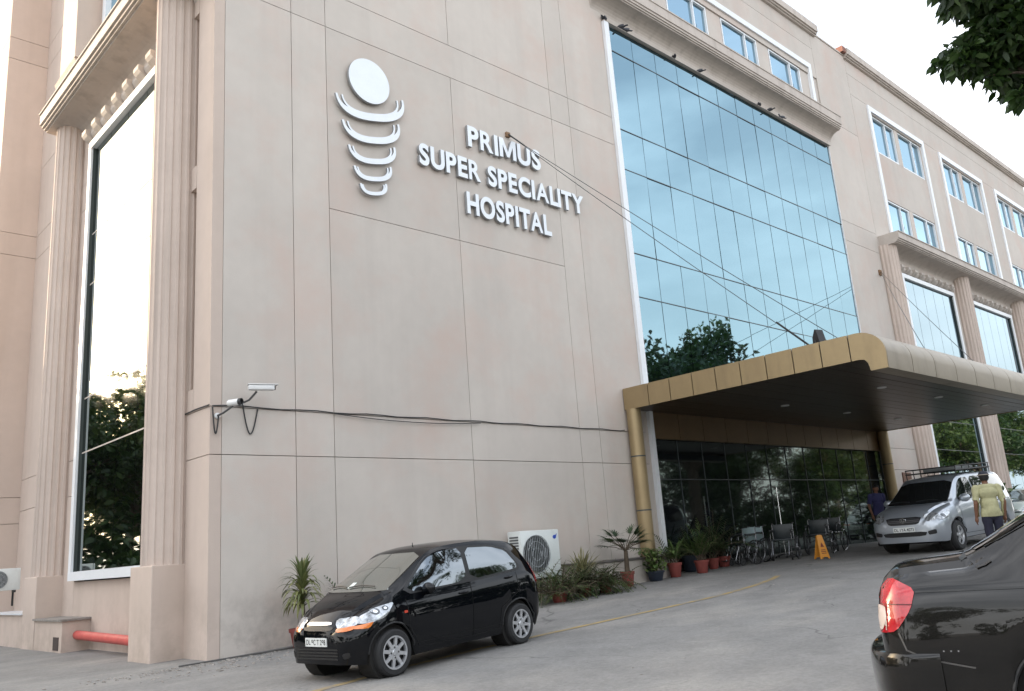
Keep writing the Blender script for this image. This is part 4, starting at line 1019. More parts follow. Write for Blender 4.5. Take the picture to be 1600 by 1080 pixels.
for sgn, (zz0, zz1, gro) in enumerate(((.24, .60, 1.),)):
    vs = []; rowsb = [(.22, .93), (.30, .985), (.48, 1.0), (.55, .985), (.575, .93), (.582, .70)]
    for z, q in rowsb:
        for (x, y) in prof: vs.append((-1.72+(x+1.72)*q, y*(.97+.03*q), z))
    n = len(prof); bmp.add(vs, [(i*n+j, i*n+j+1, (i+1)*n+j+1, (i+1)*n+j) for i in range(len(rowsb)-1) for j in range(n-1)])
bmp.build('rear_bumper', DARK, s, 50)
for i in range(3): sal.patch([(-1.70+.04*i, .60), (-1.692+.04*i, .60), (-1.692+.04*i, .592), (-1.70+.04*i, .592)], 'R', .006, 0, 0).build('clip', CHROME, s)
sal.strip([(-.60, .96), (.60, .96)], 'B').build('panel_gap', SEAM, s)
plate(s, 'DL 3C 50', -2.058, .72, .45, .11, False)
doors(sal, s, [[(1.0, .9), (.98, .5), (.85, .3), (-.04, .28), (-.04, 1.0)], [(-.04, .28), (-.72, .3), (-.85, .6), (-.98, 1.02)]], [(.1, .86), (-.85, .88)], DARK)
mirror_part(sal, s, .72, .76, 1.0, DARK, 1.1)
SY = R_(-70); fx_, fy_ = math.cos(SY), math.sin(SY)
# rear right corner stands at (6.1, 2.75)
ccx = 5.52+1.98*fx_-.72*math.sin(SY)*1.0*(-1)*(-1); ccy = 2.53+1.98*fy_+.72*math.cos(SY)
rest(s, ccx, ccy, SY, sal.ax)
# ------------------------------------------------------------------ floor sign, wheelchairs
FS = thing('floor_sign', 'orange folding floor sign standing by the wheelchairs', 'sign', (20.1, 10.6, g(20.1)), (0, 0, R_(-25)))
FS.scale = (.9,)*3
ORG = mat('sign_orange', (.72, .30, .04), .45, var=.06, obj=True)
for sg in (1, -1):
    M = Matrix.Translation((0, sg*.0, .64)) @ Matrix.Rotation(R_(12*sg), 4, 'X')
    b = MB().prism([(-.15, -.645), (-.11, -.645), (-.09, -.60), (.09, -.60), (.11, -.645), (.15, -.645), (.085, -.02), (.05, 0), (-.05, 0), (-.085, -.02)], -.011, .011, lambda u, v, w: M @ Vector((u, w, v)))
    o = b.build('board', ORG, FS)
    if sg == -1:
        INK = mat('sign_ink', (.20, .03, .02), .5)
        q = MB().prism([(-.06, -.33), (.06, -.33), (0, -.2)], -.0155, -.012, lambda u, v, w: M @ Vector((u, w, v))); q.build('triangle_mark', INK, o)
        q = MB()
        for k, w_ in enumerate((.07, .08, .075)): q.prism([(-w_, -.42-.045*k), (w_, -.42-.045*k), (w_, -.40-.045*k), (-w_, -.40-.045*k)], -.0155, -.012, lambda u, v, w: M @ Vector((u, w, v)))
        q.build('text_lines', INK, o)
VINYL = mat('wheelchair_vinyl', (.018, .025, .028), .4, var=.1, obj=True)
VINP = mat('wheelchair_pale', (.33, .42, .43), .4, var=.1, obj=True)
TUBE = mat('wheelchair_tube', (.20, .20, .21), .25, metal=.9)
def wheelchair(loc, rz, label, pale=False):
    t = thing('wheelchair', label, 'wheelchair', loc, (0, 0, rz), 'wheelchairs parked by the entrance')
    fr = MB()
    for y in (-.26, .26):
        fr.tube([(-.30, y, .92), (-.24, y, .90), (-.22, y, .3), (.26, y, .3), (.3, y, .5), (-.22, y, .5)], .012, 6)
        fr.tube([(-.22, y, .72), (.08, y, .72), (.14, y, .66), (.14, y, .5)], .012, 6)
        fr.tube([(.28, y*.8, .48), (.42, y*.75, .14)], .012, 6)
    fr.tube([(-.1, -.26, .3), (-.1, .26, .5)], .011, 6); fr.tube([(-.1, .26, .3), (-.1, -.26, .5)], .011, 6)
    fr.build('frame', TUBE, t, True)
    MB().bbox(-.22, .22, -.24, .24, .49, .53, .015).build('seat', VINYL, t, True)
    MB().bbox(-.255, -.225, -.25, .25, .52, .90, .012).build('backrest', VINP if pale else VINYL, t, True)
    for y in (-.26, .26):
        MB().bbox(-.2, .1, y-.03, y+.03, .735, .765, .01).build('armrest', BLACKP, t, True)
        MB().tube([(-.40, y, .91), (-.29, y, .92)], .018, 8).build('grip', BLACKP, t)
        MB().box(.38, .52, y*.75-.07, y*.75+.07, .12, .14).build('footplate', BLACKP, t)
        s_ = 1 if y > 0 else -1
        MR = Matrix.Translation((-.12, y+s_*.07, .30)) @ Matrix.Rotation(R_(90), 4, 'X')
        w = MB().lathe([(.285, -.012), (.30, -.012), (.303, 0), (.30, .012), (.285, .012), (.285, -.012)], 40, MR, False).build('wheel', RUBBER, t, True)
        rim = MB()
        rim.tube([(-.12+.278*math.cos(a), y+s_*.07, .3+.278*math.sin(a)) for a in [2*math.pi*i/36 for i in range(37)]], .008, 6, False)
        rim.tube([(-.12+.25*math.cos(a), y+s_*.105, .3+.25*math.sin(a)) for a in [2*math.pi*i/36 for i in range(37)]], .009, 6, False)
        rim.lathe([(.03, -.03), (.03, .03)], 12, MR)
        rim.build('hand_rim', TUBE, w, True)
        sp = MB()
        for k in range(18): a = k*.349; sp.tube([(-.12, y+s_*.07, .3), (-.12+.28*math.cos(a), y+s_*.07, .3+.28*math.sin(a))], .003, 4, False)
        sp.build('spokes', TUBE, w)
        MB().lathe([(.085, -.015), (.09, 0), (.085, .015), (.02, .015), (.02, -.015), (.085, -.015)], 20, Matrix.Translation((.24, y*.9, .09)) @ Matrix.Rotation(R_(90), 4, 'X'), False).build('caster', RUBBER, t, True)
        MB().tube([(.24, y*.9, .09), (.24, y*.9, .32)], .011, 6).build('fork', TUBE, t)
    return t
for (x, y, rz, lab, pale) in ((20.35, 11.75, 200, 'wheelchair with its big spoked wheel showing left of the orange floor sign', False), (21.75, 11.5, 195, 'wheelchair just behind the orange floor sign on its right', False), (22.6, 11.6, 190, 'wheelchair nearest the silver van under the canopy', False),
        (19.35, 12.3, 160, 'wheelchair with a pale back beside the tall potted palms', True), (19.95, 12.45, 175, 'wheelchair with a pale back just left of the spoked-wheel one', True)):
    wheelchair((x, y, g(x)), R_(rz), lab, pale)
IV = thing('drip_stand', 'thin chrome drip stand rising behind the wheelchairs', 'drip stand', (21.2, 12.2, g(21.2)))
b = MB().tube([(0, 0, .08), (0, 0, 1.85)], .013, 8); b.tube([(-.13, 0, 1.8), (-.1, 0, 1.87), (0, 0, 1.84), (.1, 0, 1.87), (.13, 0, 1.8)], .008, 6); b.build('pole', CHROME, IV, True)
b = MB()
for k in range(5): a = k*1.2566; b.tube([(0, 0, .1), (.27*math.cos(a), .27*math.sin(a), .05)], .014, 6)
b.build('base', TUBE, IV, True)
for k in range(5): a = k*1.2566; MB().ell((.27*math.cos(a), .27*math.sin(a), .026), (.028, .028, .026), 10, 8).build('caster', RUBBER, IV, True)

# ------------------------------------------------------------------ plants
TERR = mat('terracotta_pot', (.22, .05, .04), .75, var=.15, vscale=7, obj=True)
DPOT = mat('dark_pot', (.02, .028, .045), .5, var=.2, obj=True)
SOIL = mat('soil', (.05, .035, .025), .95, var=.3, vscale=20, obj=True, bump=.5)
LG1 = leaf_mat('leaf_palm', (.035, .075, .022), (.10, .15, .04), .25)
LG2 = leaf_mat('leaf_dracaena', (.10, .13, .045), (.26, .26, .10), .25)
LG3 = leaf_mat('leaf_dark', (.02, .045, .016), (.06, .10, .03), .25)
LG4 = leaf_mat('leaf_dry', (.20, .19, .09), (.36, .33, .18), .25)
LGB = leaf_mat('leaf_broad', (.04, .10, .02), (.22, .28, .10), .25)
STEM = mat('plant_stem', (.10, .075, .05), .85, var=.3, obj=True)
def blade(b, base, dirv, length, width, droop, n=5, fold=.25):
    """strap leaf bending down under its weight"""
    p = Vector(base); d = Vector(dirv).normalized(); side = d.cross(Vector((0, 0, 1)))
    side = side.normalized() if side.length > 1e-3 else Vector((1, 0, 0)); vs = []
    for i in range(n+1):
        t = i/n; w = width*(math.sin(math.pi*min(.98, .18+.82*t))**.7)*(1 if t < 1 else .05)
        nrm = side.cross(d)
        vs += [p-side*w/2+nrm*w*fold*.5, p, p+side*w/2+nrm*w*fold*.5]
        p = p+d*length/n; d = (d+Vector((0, 0, -droop/n*(.4+1.2*t)))).normalized()
    fs = []
    for i in range(n):
        a = 3*i; fs += [(a, a+1, a+4, a+3), (a+1, a+2, a+5, a+4)]
    b.add(vs, fs)
def frond(b, sb, base, dirv, length, droop, leaflet, n=16, wid=.022):
    p = Vector(base); d = Vector(dirv).normalized(); pts = [p.copy()]; ds = [d.copy()]
    for i in range(n):
        p = p+d*length/n; d = (d+Vector((0, 0, -droop/n))).normalized(); pts.append(p.copy()); ds.append(d.copy())
    sb.tube(pts, [.010*(1-.8*i/n) for i in range(n+1)], 5)
    for i in range(3, n+1):
        t = i/n; side = ds[i].cross(Vector((0, 0, 1)))
        if side.length < 1e-3: side = Vector((1, 0, 0))
        side.normalize(); L_ = leaflet*math.sin(math.pi*min(.97, .15+.8*t))
        for sg in (1, -1):
            blade(b, pts[i]+Vector((0, 0, .002*sg)), side*sg*.8+ds[i]*.65+Vector((0, 0, random.uniform(-.1, .25))), L_*random.uniform(.8, 1.1), wid, .9, 3, .15)
def rnd_dir(el0, el1):
    a = random.uniform(0, 2*math.pi); e = R_(random.uniform(el0, el1)); return Vector((math.cos(a)*math.cos(e), math.sin(a)*math.cos(e), math.sin(e)))
def pot(t, r, h, m_=TERR):
    MB().lathe([(r*.68, 0), (r*.72, .01), (r*.96, h*.82), (r*1.06, h*.82), (r*1.08, h), (r*.95, h), (r*.93, h*.9), (0, h*.9)], 28).build('pot', m_, t, True)
    MB().lathe([(r*.93, h*.905), (0, h*.93)], 20).build('soil', SOIL, t)
def plant(kind, x, y, label, pr_=.17, ph=.3, H=1.0, pm=None, seed=1, lm=None, hasp=True, z=None, cat='potted plant'):
    random.seed(seed); t = thing('potted_plant' if hasp else 'shrub', label, cat, (x, y, g(x) if z is None else z))
    if hasp: pot(t, pr_, ph, pm or TERR)
    b = MB(); sb = MB(); z0 = ph*.9 if hasp else 0
    if kind == 'areca':
        for k in range(16):
            d = rnd_dir(48, 86); bs = Vector((random.gauss(0, pr_*.35), random.gauss(0, pr_*.35), z0)); frond(b, sb, bs, d, H*random.uniform(.5, .95), random.uniform(.8, 2.0), H*.26, 14, .02+.006*H)
    elif kind == 'dracaena':
        zt = z0+H*.62; sb.tube([(0, 0, z0), (.03, .01, z0+H*.3), (.0, 0, zt)], [.035, .028, .022], 8)
        for k in range(95):
            f_ = k/95; zz = z0+H*(.34+.5*f_); d = rnd_dir(25+40*f_, 50+38*f_); blade(b, (0, 0, zz), d, H*random.uniform(.42, .6), .05, random.uniform(2.8, 4.6) if f_ < .75 else random.uniform(1, 2), 6)
    elif kind == 'bush':
        for k in range(120):
            d = rnd_dir(5, 75); c = Vector((random.gauss(0, H*.22), random.gauss(0, H*.16), z0)); frond(b, sb, c, d, H*random.uniform(.5, .85), random.uniform(1., 2.2), H*.13, 12, .018)
    elif kind == 'broad':
        for k in range(200):
            c = Vector((random.gauss(0, H*.26), random.gauss(0, H*.24), z0+H*random.uniform(.05, .85))); blade(b, c, rnd_dir(-15, 50), H*random.uniform(.18, .28), H*.12, 1.6, 4, .2)
        for k in range(14): d = rnd_dir(50, 85); sb.tube([(0, 0, z0), d*H*.4+Vector((0, 0, z0)), d*H*.8+Vector((0, 0, z0))], [.012, .009, .005], 5)
    elif kind == 'fan':
        zt = z0+H*.5; sb.tube([(0, 0, z0), (.02, 0, zt)], [.06, .045], 10)
        for k in range(20):
            d = rnd_dir(0, 65); e = Vector((0, 0, zt))+d*H*.45; sb.tube([(0, 0, zt), Vector((0, 0, zt))+d*H*.24+Vector((0, 0, .03)), e], .008, 5)
            s1 = d.cross(Vector((0, 0, 1))).normalized()
            for q in range(13):
                a = (q-6)/6*1.25; blade(b, e, d*math.cos(a)+s1*math.sin(a), H*.33*random.uniform(.9, 1.1), .03, 1.0, 4, .2)
    elif kind == 'dry':
        for k in range(110): blade(b, (random.gauss(0, .04), random.gauss(0, .04), z0+H*.08), rnd_dir(25, 85), H*random.uniform(.5, 1.), .03, random.uniform(.4, 2.2), 6)
        sb.tube([(0, 0, z0), (0, 0, z0+H*.15)], .03, 8)
    b.build('foliage', lm or LG1, t); sb.build('stem', STEM, t, True)
    random.seed(seed+100); return t
plant('dracaena', 7.12, 12.75, 'yucca-like plant with drooping striped leaves left of the black hatchback', .2, .3, .92, seed=3, lm=LG2)
plant('areca', 7.95, 12.6, 'dark green palm with spreading fronds seen over the hatchback bonnet', .2, .3, 1.0, seed=5, lm=LG3)
plant('dry', 13.75, 12.72, 'pale dry spiky plant right of the large air-conditioner', .14, .25, .7, seed=6, lm=LG4, z=.62)
plant('bush', 12.4, 12.15, 'low spreading fern bush in front of the wall right of the hatchback', .17, .2, 1.0, seed=8, lm=LG1)
plant('bush', 13.3, 12.3, 'second fern bush, taller, just left of the fan palm', .17, .22, .95, seed=9, lm=LG3)
plant('bush', 13.9, 12.25, 'third fern bush, low and wide, at the foot of the fan palm', .15, .18, .85, seed=21, lm=LG1)
plant('fan', 14.95, 12.5, 'fan palm with a thick stem in a square-rimmed red pot', .15, .32, .95, seed=10, lm=LG3)
plant('broad', 16.0, 12.55, 'bushy shrub with broad yellow-green leaves at the foot of the gold pillar', .2, .22, .62, pm=DPOT, seed=11, lm=LGB)
plant('areca', 16.75, 12.55, 'slim palm in a red pot right of the broad-leaved shrub', .165, .33, .95, seed=12)
plant('areca', 18.0, 13.0, 'small palm in a dark blue pot behind the red pots', .2, .4, .8, pm=DPOT, seed=13, lm=LG3)
plant('areca', 17.55, 12.35, 'palm in the largest red pot with a pale rim under the canopy', .17, .3, 1.1, seed=14)
plant('areca', 18.55, 12.7, 'tall dark palm in a red pot in front of the dark glass', .15, .26, 1.45, seed=15, lm=LG3)
plant('areca', 19.1, 12.75, 'rightmost tall palm, in a rounded brownish pot', .17, .26, 1.3, seed=16, lm=LG3)
plant('broad', 33.5, 11.7, 'green hedge shrub behind the silver van at the right edge', .3, .3, 2.0, seed=17, lm=LG1, hasp=False, cat='shrub')
plant('broad', 35.2, 11.9, 'second green hedge shrub at the far right edge below the column', .3, .3, 2.1, seed=18, lm=LG1, hasp=False, cat='shrub')

# ------------------------------------------------------------------ people
SKIN = mat('skin_brown', (.20, .095, .055), .6, var=.08, obj=True)
def remesh(mb, voxel):
    me = mb.mesh('tmp', None); o = bpy.data.objects.new('tmp', me); col.objects.link(o)
    md = o.modifiers.new('r', 'REMESH'); md.mode = 'VOXEL'; md.voxel_size = voxel; md.use_smooth_shade = True
    s_ = o.modifiers.new('s', 'SMOOTH'); s_.factor = .5; s_.iterations = 3
    dg = bpy.context.evaluated_depsgraph_get(); dg.update(); out = bpy.data.meshes.new_from_object(o.evaluated_get(dg)); bpy.data.objects.remove(o); bpy.data.meshes.remove(me)
    return out
def limb(b, pts, rs, n=12):
    b.tube(pts, rs, n)
    for p, r in zip(pts, rs): b.ell(p, (r, r, r), 10, 8)
def inflate(src, keep, d, name, m_, parent):
    bm = bmesh.new(); bm.from_mesh(src); bm.normal_update()
    bmesh.ops.delete(bm, geom=[f for f in bm.faces if not keep(f.calc_center_median())], context='FACES')
    for v in bm.verts: v.co += v.normal*d
    for v in bm.verts: v.co += Vector((.004*math.sin(v.co.z*34+v.co.x*21), .004*math.sin(v.co.z*27+v.co.y*30), 0))
    me = bpy.data.meshes.new(name); bm.to_mesh(me); bm.free(); me.materials.append(m_); me.polygons.foreach_set('use_smooth', [True]*len(me.polygons))
    return link(name, me, parent)
def person(loc, rz, label, shirt, trousers, cap=None, armpose='down', H=1.70):
    t = thing('person', label, 'person', loc, (0, 0, rz)); s = H/1.70
    b = MB()
    # faces +x ; legs
    for sg in (1, -1):
        limb(b, [(0, sg*.09, .90), (.015, sg*.095, .50), (-.02, sg*.10, .10)], [.088, .058, .042])
        limb(b, [(-.05, sg*.10, .05), (.06, sg*.11, .035), (.15, sg*.12, .03)], [.045, .042, .03])
    limb(b, [(0, 0, .92), (0, 0, 1.08)], [.14, .135]); b.ell((0, 0, .95), (.115, .165, .12)); b.ell((.01, 0, 1.12), (.11, .15, .16)); b.ell((.0, 0, 1.30), (.115, .175, .15)); b.ell((0, 0, 1.40), (.085, .185, .06))
    limb(b, [(0, 0, 1.42), (.02, 0, 1.50)], [.055, .052])
    b.ell((.03, 0, 1.595), (.092, .073, .112), 16, 12); b.ell((.075, 0, 1.545), (.04, .045, .04)); b.ell((.123, 0, 1.585), (.018, .014, .022)); 
    for sg in (1, -1): b.ell((.02, sg*.075, 1.585), (.02, .01, .03))
    for sg in (1, -1):
        sh = Vector((0, sg*.195, 1.39))
        if armpose == 'down': el = sh+Vector((-.03, sg*.06, -.28)); wr = el+Vector((.08, sg*.0, -.25))
        else:
            el = sh+Vector((.10, sg*.05, -.25)); wr = el+Vector((.22, -sg*.06, .02))
        if armpose == 'mixed' and sg < 0: el = sh+Vector((-.03, sg*.06, -.28)); wr = el+Vector((.07, 0, -.25))
        limb(b, [sh, el, wr], [.056, .042, .029])
        dirh = (wr-el).normalized(); sidev = dirh.cross(Vector((0, sg, 0))).normalized(); pm_ = wr+dirh*.05
        lat = Vector((0, 1, 0)).cross(dirh).normalized()
        b.tube([wr, wr+dirh*.05, wr+dirh*.095], [.028, .036, .032], 10); b.ell(pm_, (.034, .024, .034))
        for k, ln in enumerate((.065, .078, .074, .055)):
            o_ = wr+dirh*.088+lat*(.024-.016*k); c1_ = o_+dirh*ln*.5; c2_ = c1_+(dirh*.8-Vector((0, sg*.5, 0))).normalized()*ln*.5
            b.tube([o_, c1_, c2_], [.0095, .0088, .007], 6)
        th = wr+dirh*.03+lat*.028; b.tube([th, th+(dirh*.6+lat*.8).normalized()*.035, th+(dirh*.9+lat*.5).normalized()*.065], [.012, .0105, .008], 6)
    me = remesh(b, .009)
    me.materials.clear(); me.materials.append(SKIN)
    bod = link('body', me, t)
    SH = mat('shirt_%.3f' % shirt[0], shirt, .85, var=.12, vscale=7, bump=.4, bscale=18, obj=True); TR = mat('trousers_%.3f' % trousers[2], trousers, .85, var=.12, vscale=6, obj=True)
    inflate(me, lambda c: .86 < c.z < 1.455 and (abs(c.y) < .235 or c.z > 1.17), .016, 'shirt', SH, t)
    inflate(me, lambda c: .085 < c.z < .93 and abs(c.y) < .20, .012, 'trousers', TR, t)
    inflate(me, lambda c: c.z < .085 and abs(c.y) < .25, .010, 'shoes', BLACKP, t)
    HAIR = mat('hair_black', (.008, .007, .007), .6)
    inflate(me, lambda c: c.z > 1.60+.25*max(0, c.x-.02) or (c.z > 1.53 and c.x < .01 and abs(c.y) < .085), .011, 'hair', HAIR, t)
    e = MB()
    for sg in (1, -1): e.ell((.108, sg*.032, 1.605), (.010, .014, .008), 8, 6)
    e.build('eyes', mat('eye_dark', (.02, .015, .012), .3), t, True); MB().ell((.112, 0, 1.535), (.010, .024, .006), 8, 6).build('mouth', mat('lip', (.17, .06, .045), .6), t, True)
    if cap:
        cm = mat('cap_'+label[:8], cap, .8, obj=True)
        q = MB().ell((.02, 0, 1.635), (.108, .09, .085), 18, 10); q.v = [(x, y, max(z, 1.63)) for x, y, z in q.v]
        c_ = q.build('cap', cm, t, True)
        MB().prism([(.08, -.07), (.16, -.06), (.19, 0), (.16, .06), (.08, .07)], 1.628, 1.642, lambda u, v, w: (u, v, w)).build('peak', cm, c_)
        MB().lathe([(.001, 0), (.001, .001)], 6, Matrix.Translation((.02, 0, 1.72)))
        MB().tube([(.02+.110*math.cos(a), .092*math.sin(a), 1.64) for a in [2*math.pi*i/24 for i in range(25)]], .010, 6, False).build('cap_band', mat('cap_band_pale', (.30, .26, .22), .8), c_, True)
    t.scale = (s, s, s)
    return t
person((17.62, 5.78, g(17.62, 5.78)), R_(40), 'person in a yellow-green shirt, dark trousers and dark cap beside the silver van', (.42, .40, .23), (.018, .018, .035), (.02, .022, .035), 'down', 1.68)
person((23.65, 10.6, g(23.65)), R_(-120), 'person in a dark blue shirt by the entrance behind the van bonnet', (.035, .035, .11), (.02, .02, .025), None, 'down', 1.66)

# ------------------------------------------------------------------ trees
BARK = mat('bark', (.10, .075, .055), .9, var=.3, vscale=6, bump=.8, bscale=12, obj=True)
LT = [leaf_mat('tree_leaf_a', (.012, .035, .008), (.05, .095, .02), .3), leaf_mat('tree_leaf_b', (.03, .06, .012), (.09, .13, .03), .3)]
def leaves_mesh(centres, radii, n, size, seed, m_, squash=.75):
    rg = np.random.default_rng(seed); w = np.array(radii)**2; w = w/w.sum(); idx = rg.choice(len(centres), n, p=w)
    c = np.array(centres)[idx]; r = np.array(radii)[idx][:, None]
    d = rg.normal(size=(n, 3)); d /= np.linalg.norm(d, axis=1)[:, None]; rad = rg.uniform(.15, 1, (n, 1))**.5
    p = c+d*rad*r*np.array([1, 1, squash])
    ax = rg.normal(size=(n, 3)); ax[:, 2] = ax[:, 2]*.6-.5; ax /= np.linalg.norm(ax, axis=1)[:, None]
    nr = rg.normal(size=(n, 3)); sd_ = np.cross(ax, nr); sd_ /= np.linalg.norm(sd_, axis=1)[:, None]; up = np.cross(sd_, ax)
    L_ = size*rg.uniform(.7, 1.3, (n, 1)); W_ = L_*.22
    v = np.stack([p, p+ax*L_*.35+sd_*W_+up*W_*.3, p+ax*L_*.7+sd_*W_*.8+up*W_*.2-np.array([0, 0, .06])*L_, p+ax*L_-np.array([0, 0, .2])*L_, p+ax*L_*.7-sd_*W_*.8+up*W_*.2-np.array([0, 0, .06])*L_, p+ax*L_*.35-sd_*W_+up*W_*.3], 1).reshape(-1, 3)
    me = bpy.data.meshes.new('crown'); me.vertices.add(n*6); me.vertices.foreach_set('co', v.ravel())
    f = np.arange(n)[:, None]*6+np.array([0, 1, 2, 3, 4, 5]); me.loops.add(n*6); me.loops.foreach_set('vertex_index', f.ravel().astype(np.int32))
    me.polygons.add(n); me.polygons.foreach_set('loop_start', (np.arange(n)*6).astype(np.int32)); me.polygons.foreach_set('loop_total', np.full(n, 6, np.int32))
    me.materials.append(m_); me.update(); me.validate(); return me
def tree_proto(seed, H, cr_, n, size, m_):
    rg = random.Random(seed); trunk = MB(); zt = H*.42
    pts = [Vector((0, 0, -.3)), Vector((.1*rg.uniform(-1, 1), .1*rg.uniform(-1, 1), H*.18)), Vector((.3*rg.uniform(-1, 1), .3*rg.uniform(-1, 1), zt))]
    trunk.tube(pts, [H*.034, H*.026, H*.019], 10); cs = []; rs = []
    for k in range(11):
        a = k*2.4+rg.uniform(-.4, .4); e = rg.uniform(.25, 1.25); Lr = cr_*rg.uniform(.6, 1.); s0 = pts[1].lerp(pts[2], rg.uniform(.45, 1.))
        d = Vector((math.cos(a)*math.cos(e), math.sin(a)*math.cos(e), math.sin(e)*1.15)); mid = s0+d*Lr*.5+Vector((0, 0, .12*Lr)); end = s0+d*Lr+Vector((0, 0, .2*Lr))
        trunk.tube([s0, mid, end], [H*.013, H*.008, H*.003], 7)
        for q in range(5):
            o = end+Vector((rg.gauss(0, cr_*.2), rg.gauss(0, cr_*.2), rg.gauss(0, cr_*.16))); cs.append(o[:]); rs.append(cr_*rg.uniform(.16, .30))
            trunk.tube([mid.lerp(end, .6), o], [H*.004, H*.0015], 5)
        cs.append(mid[:]); rs.append(cr_*.22)
    return trunk.mesh('trunk', BARK, True), leaves_mesh(cs, rs, n, size, seed, m_)
protos = [tree_proto(21, 10, 4.0, 9000, .30, LT[0]), tree_proto(33, 10, 4.4, 9000, .28, LT[1])]
def tree(x, y, k, s, rz, label, group):
    t = thing('broadleaf_tree', label, 'tree', (x, y, g(x)), (0, 0, rz), group); t.scale = (s, s, s*1.0)
    link('trunk', protos[k][0], t); link('crown', protos[k][1], t); return t
STREET = [(52.5, -10, 0, 1.72, .3), (38, -15, 1, 1.1, 1.9), (22, -17, 1, 1.05, 2.5), (45, -20, 0, 1.1, 4.1), (30, -16, 0, 1.15, .9), (63, -16, 0, 1.1, 3.), (72, -20, 1, 1.15, 5.), (84, -17, 0, 1.0, 2.), (14, -16, 0, 1.1, 5.5), (98, -22, 1, 1.3, .2), (6, -18, 1, 1.15, 1.1), (-3, -17, 0, 1.1, 2.9), (-12, -19, 1, 1.2, .5), (-21, -15, 0, 1.15, 4.5), (106, -18, 0, 1.6, 1.), (120, -20, 1, 1.9, 3.4), (132, -17, 0, 1.9, .3), (146, -20, 1, 2.0, 2.2), (160, -18, 0, 2.0, 5.), (-24, -3, 1, 1.1, 2.), (-25, 9, 0, 1.1, .6), (-27, 21, 1, 1.1, 5.2)]
FLANK = [(3, 38, 0, 1.08, .4), (-3.5, 40, 1, 1.16, 2.), (-9.5, 39, 0, 1.16, 3.6), (-15.5, 41, 1, 1.18, 5.), (-22, 38, 0, 1.0, 1.), (0, 52, 1, 1.3, 4.), (-8, 54, 0, 1.3, 2.2), (-17, 55, 1, 1.3, .7), (-12, 68, 0, 1.5, 3.), (-22, 70, 1, 1.5, 4.)]
HEDGE = [(x, -12.5+1.2*math.sin(x), i % 2, .55+.08*math.sin(3*x), i*1.3) for i, x in enumerate(range(-26, 132, 5))]+[(-26+5.0*i, 34.5+math.sin(i*2.), i % 2, .5, i*1.1) for i in range(7)]+[(34+6.*i, -13.5+math.sin(i*2.3), i % 2, .85, i*1.7) for i in range(15)]+[(-26+3.4*i, 37.5+math.sin(i*3.), i % 2, .78, i*1.7) for i in range(9)]+[(3-3.*i, 30.5+.5*i, i % 2, .42, i*1.7) for i in range(5)]+[(-22.5, -8+6.*i, i % 2, .55, i*.9) for i in range(7)]
# street trees behind the camera: they are what the glass reflects
for i, (x, y, k, s, rz) in enumerate(STREET): tree(x, y, k, s, rz, 'leafy street tree reflected in the hospital glass' if i else 'big round-crowned tree reflected at the lower left of the blue glass', 'street trees reflected in the glass')
for i, (x, y, k, s, rz) in enumerate(FLANK): tree(x, y, k, s, rz, 'leafy tree left of the hospital, reflected in its tall left window', 'trees reflected in the left window')
hc = []; hr = []; hg = random.Random(12)
for (x, y, k, s_, rz) in HEDGE:
    for q in range(16):
        a = hg.uniform(0, 6.28); rr = s_*4.4*hg.random()**.5; hc.append((x+rr*math.cos(a), y+rr*math.sin(a)*.8, g(x, y)+s_*hg.uniform(.3, 5.6))); hr.append(s_*hg.uniform(.9, 1.6))
    hc.append((x, y, g(x, y)+s_*1.5)); hr.append(s_*2.4)
HD = link('hedge', leaves_mesh(hc, hr, 76000, .42, 77, LT[0])); tag(HD, 'dense dark boundary hedge reflected low in the glass', 'hedge', kind='stuff')
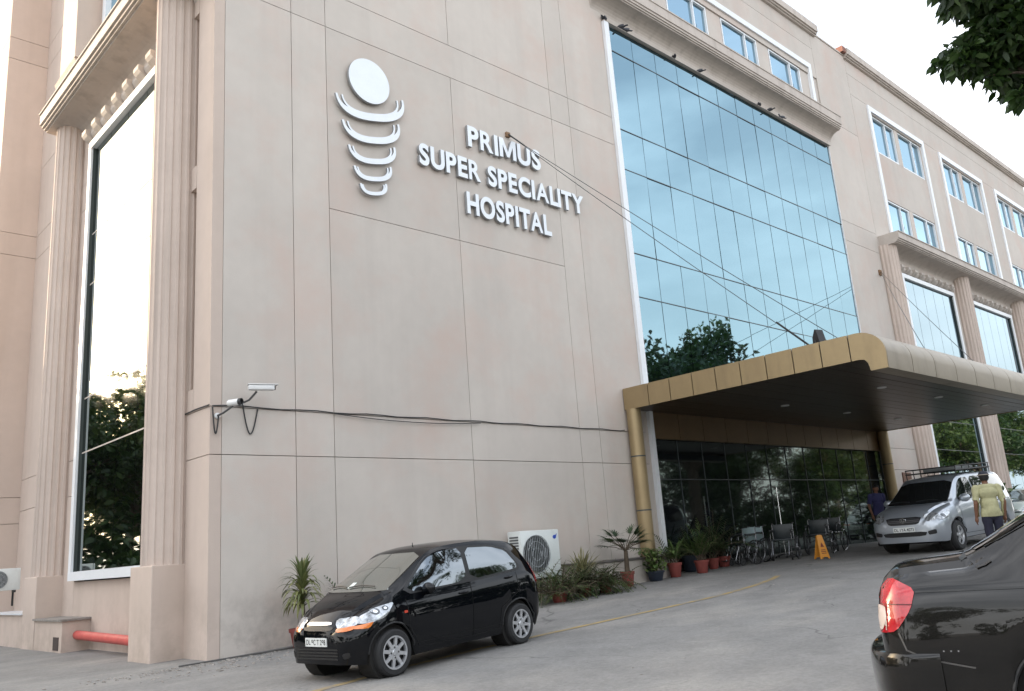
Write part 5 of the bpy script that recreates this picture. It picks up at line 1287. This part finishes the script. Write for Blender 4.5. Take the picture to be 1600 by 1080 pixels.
# big tree at right whose branch hangs into the picture
BT = thing('overhanging_tree', 'dark leafy branch of a tree hanging in at the top right corner', 'tree', (17.0, -2.2, g(17)))
tb = MB(); tb.tube([(0, 0, -.3), (.1, .1, 3), (-.2, .5, 6.5)], [.34, .28, .20], 12)
base = Vector((17.0, -2.2, g(17))); cs = []; rs = []
def campt(px, py, dist): 
    d = cf+cr*((px-800)/1324.05)-cu*((py-540)/1324.05); return Vector((0, 0, 1.55))+d.normalized()*dist
limbs = [((1640, 60), [(1578, 62, .40), (1535, 80, .36), (1508, 88, .30), (1486, 92, .22), (1470, 98, .12), (1545, 55, .36), (1500, 78, .22), (1492, 105, .14), (1520, 100, .24), (1558, 75, .3)]),
         ((1660, -60), [(1600, 20, .5), (1560, 15, .42), (1520, 5, .34), (1490, 8, .22), (1545, -20, .5), (1500, -30, .4), (1580, 38, .4), (1478, 8, .10)]),
         ((1660, 120), [(1600, 95, .40), (1585, 125, .34), (1565, 120, .22), (1548, 108, .14), (1545, 118, .10), (1600, 140, .26), (1592, 150, .16), (1620, 130, .4)]),
         ((1720, 0), [(1650, 10, .6), (1690, 60, .6), (1640, 100, .55), (1700, -60, .7), (1620, -60, .6), (1760, 20, .8), (1750, 100, .7), (1800, -40, .9)])]
for (ex, ey), cl in limbs:
    st_ = campt(ex, ey, 15.6)-base; fork = Vector((-.2, .5, 6.3)); tb.tube([fork, fork.lerp(st_, .5)+Vector((0, 0, .35)), st_], [.11, .07, .045], 8)
    for (px, py, r_) in cl:
        q = campt(px, py, 15.6+random.uniform(-.8, .8))-base; cs.append(q[:]); rs.append(r_); tb.tube([st_, st_.lerp(q, .6)+Vector((0, 0, .06)), q], [.03, .018, .007], 5)
for k in range(60):
    a = random.uniform(0, 6.28); q = Vector((1.5+2.6*math.cos(a)*random.random(), .4+2.2*math.sin(a)*random.random(), random.uniform(7.8, 12))); cs.append(q[:]); rs.append(random.uniform(.4, .8))
link('trunk', tb.mesh('trunk', BARK, True), BT)
nin = len(cs)-60-8
link('crown', leaves_mesh(cs[:nin], [r_*.92 for r_ in rs[:nin]], 4600, .185, 5, LT[0], 1.), BT)
link('crown', leaves_mesh(cs[nin:], rs[nin:], 9000, .19, 6, LT[0], 1.), BT)
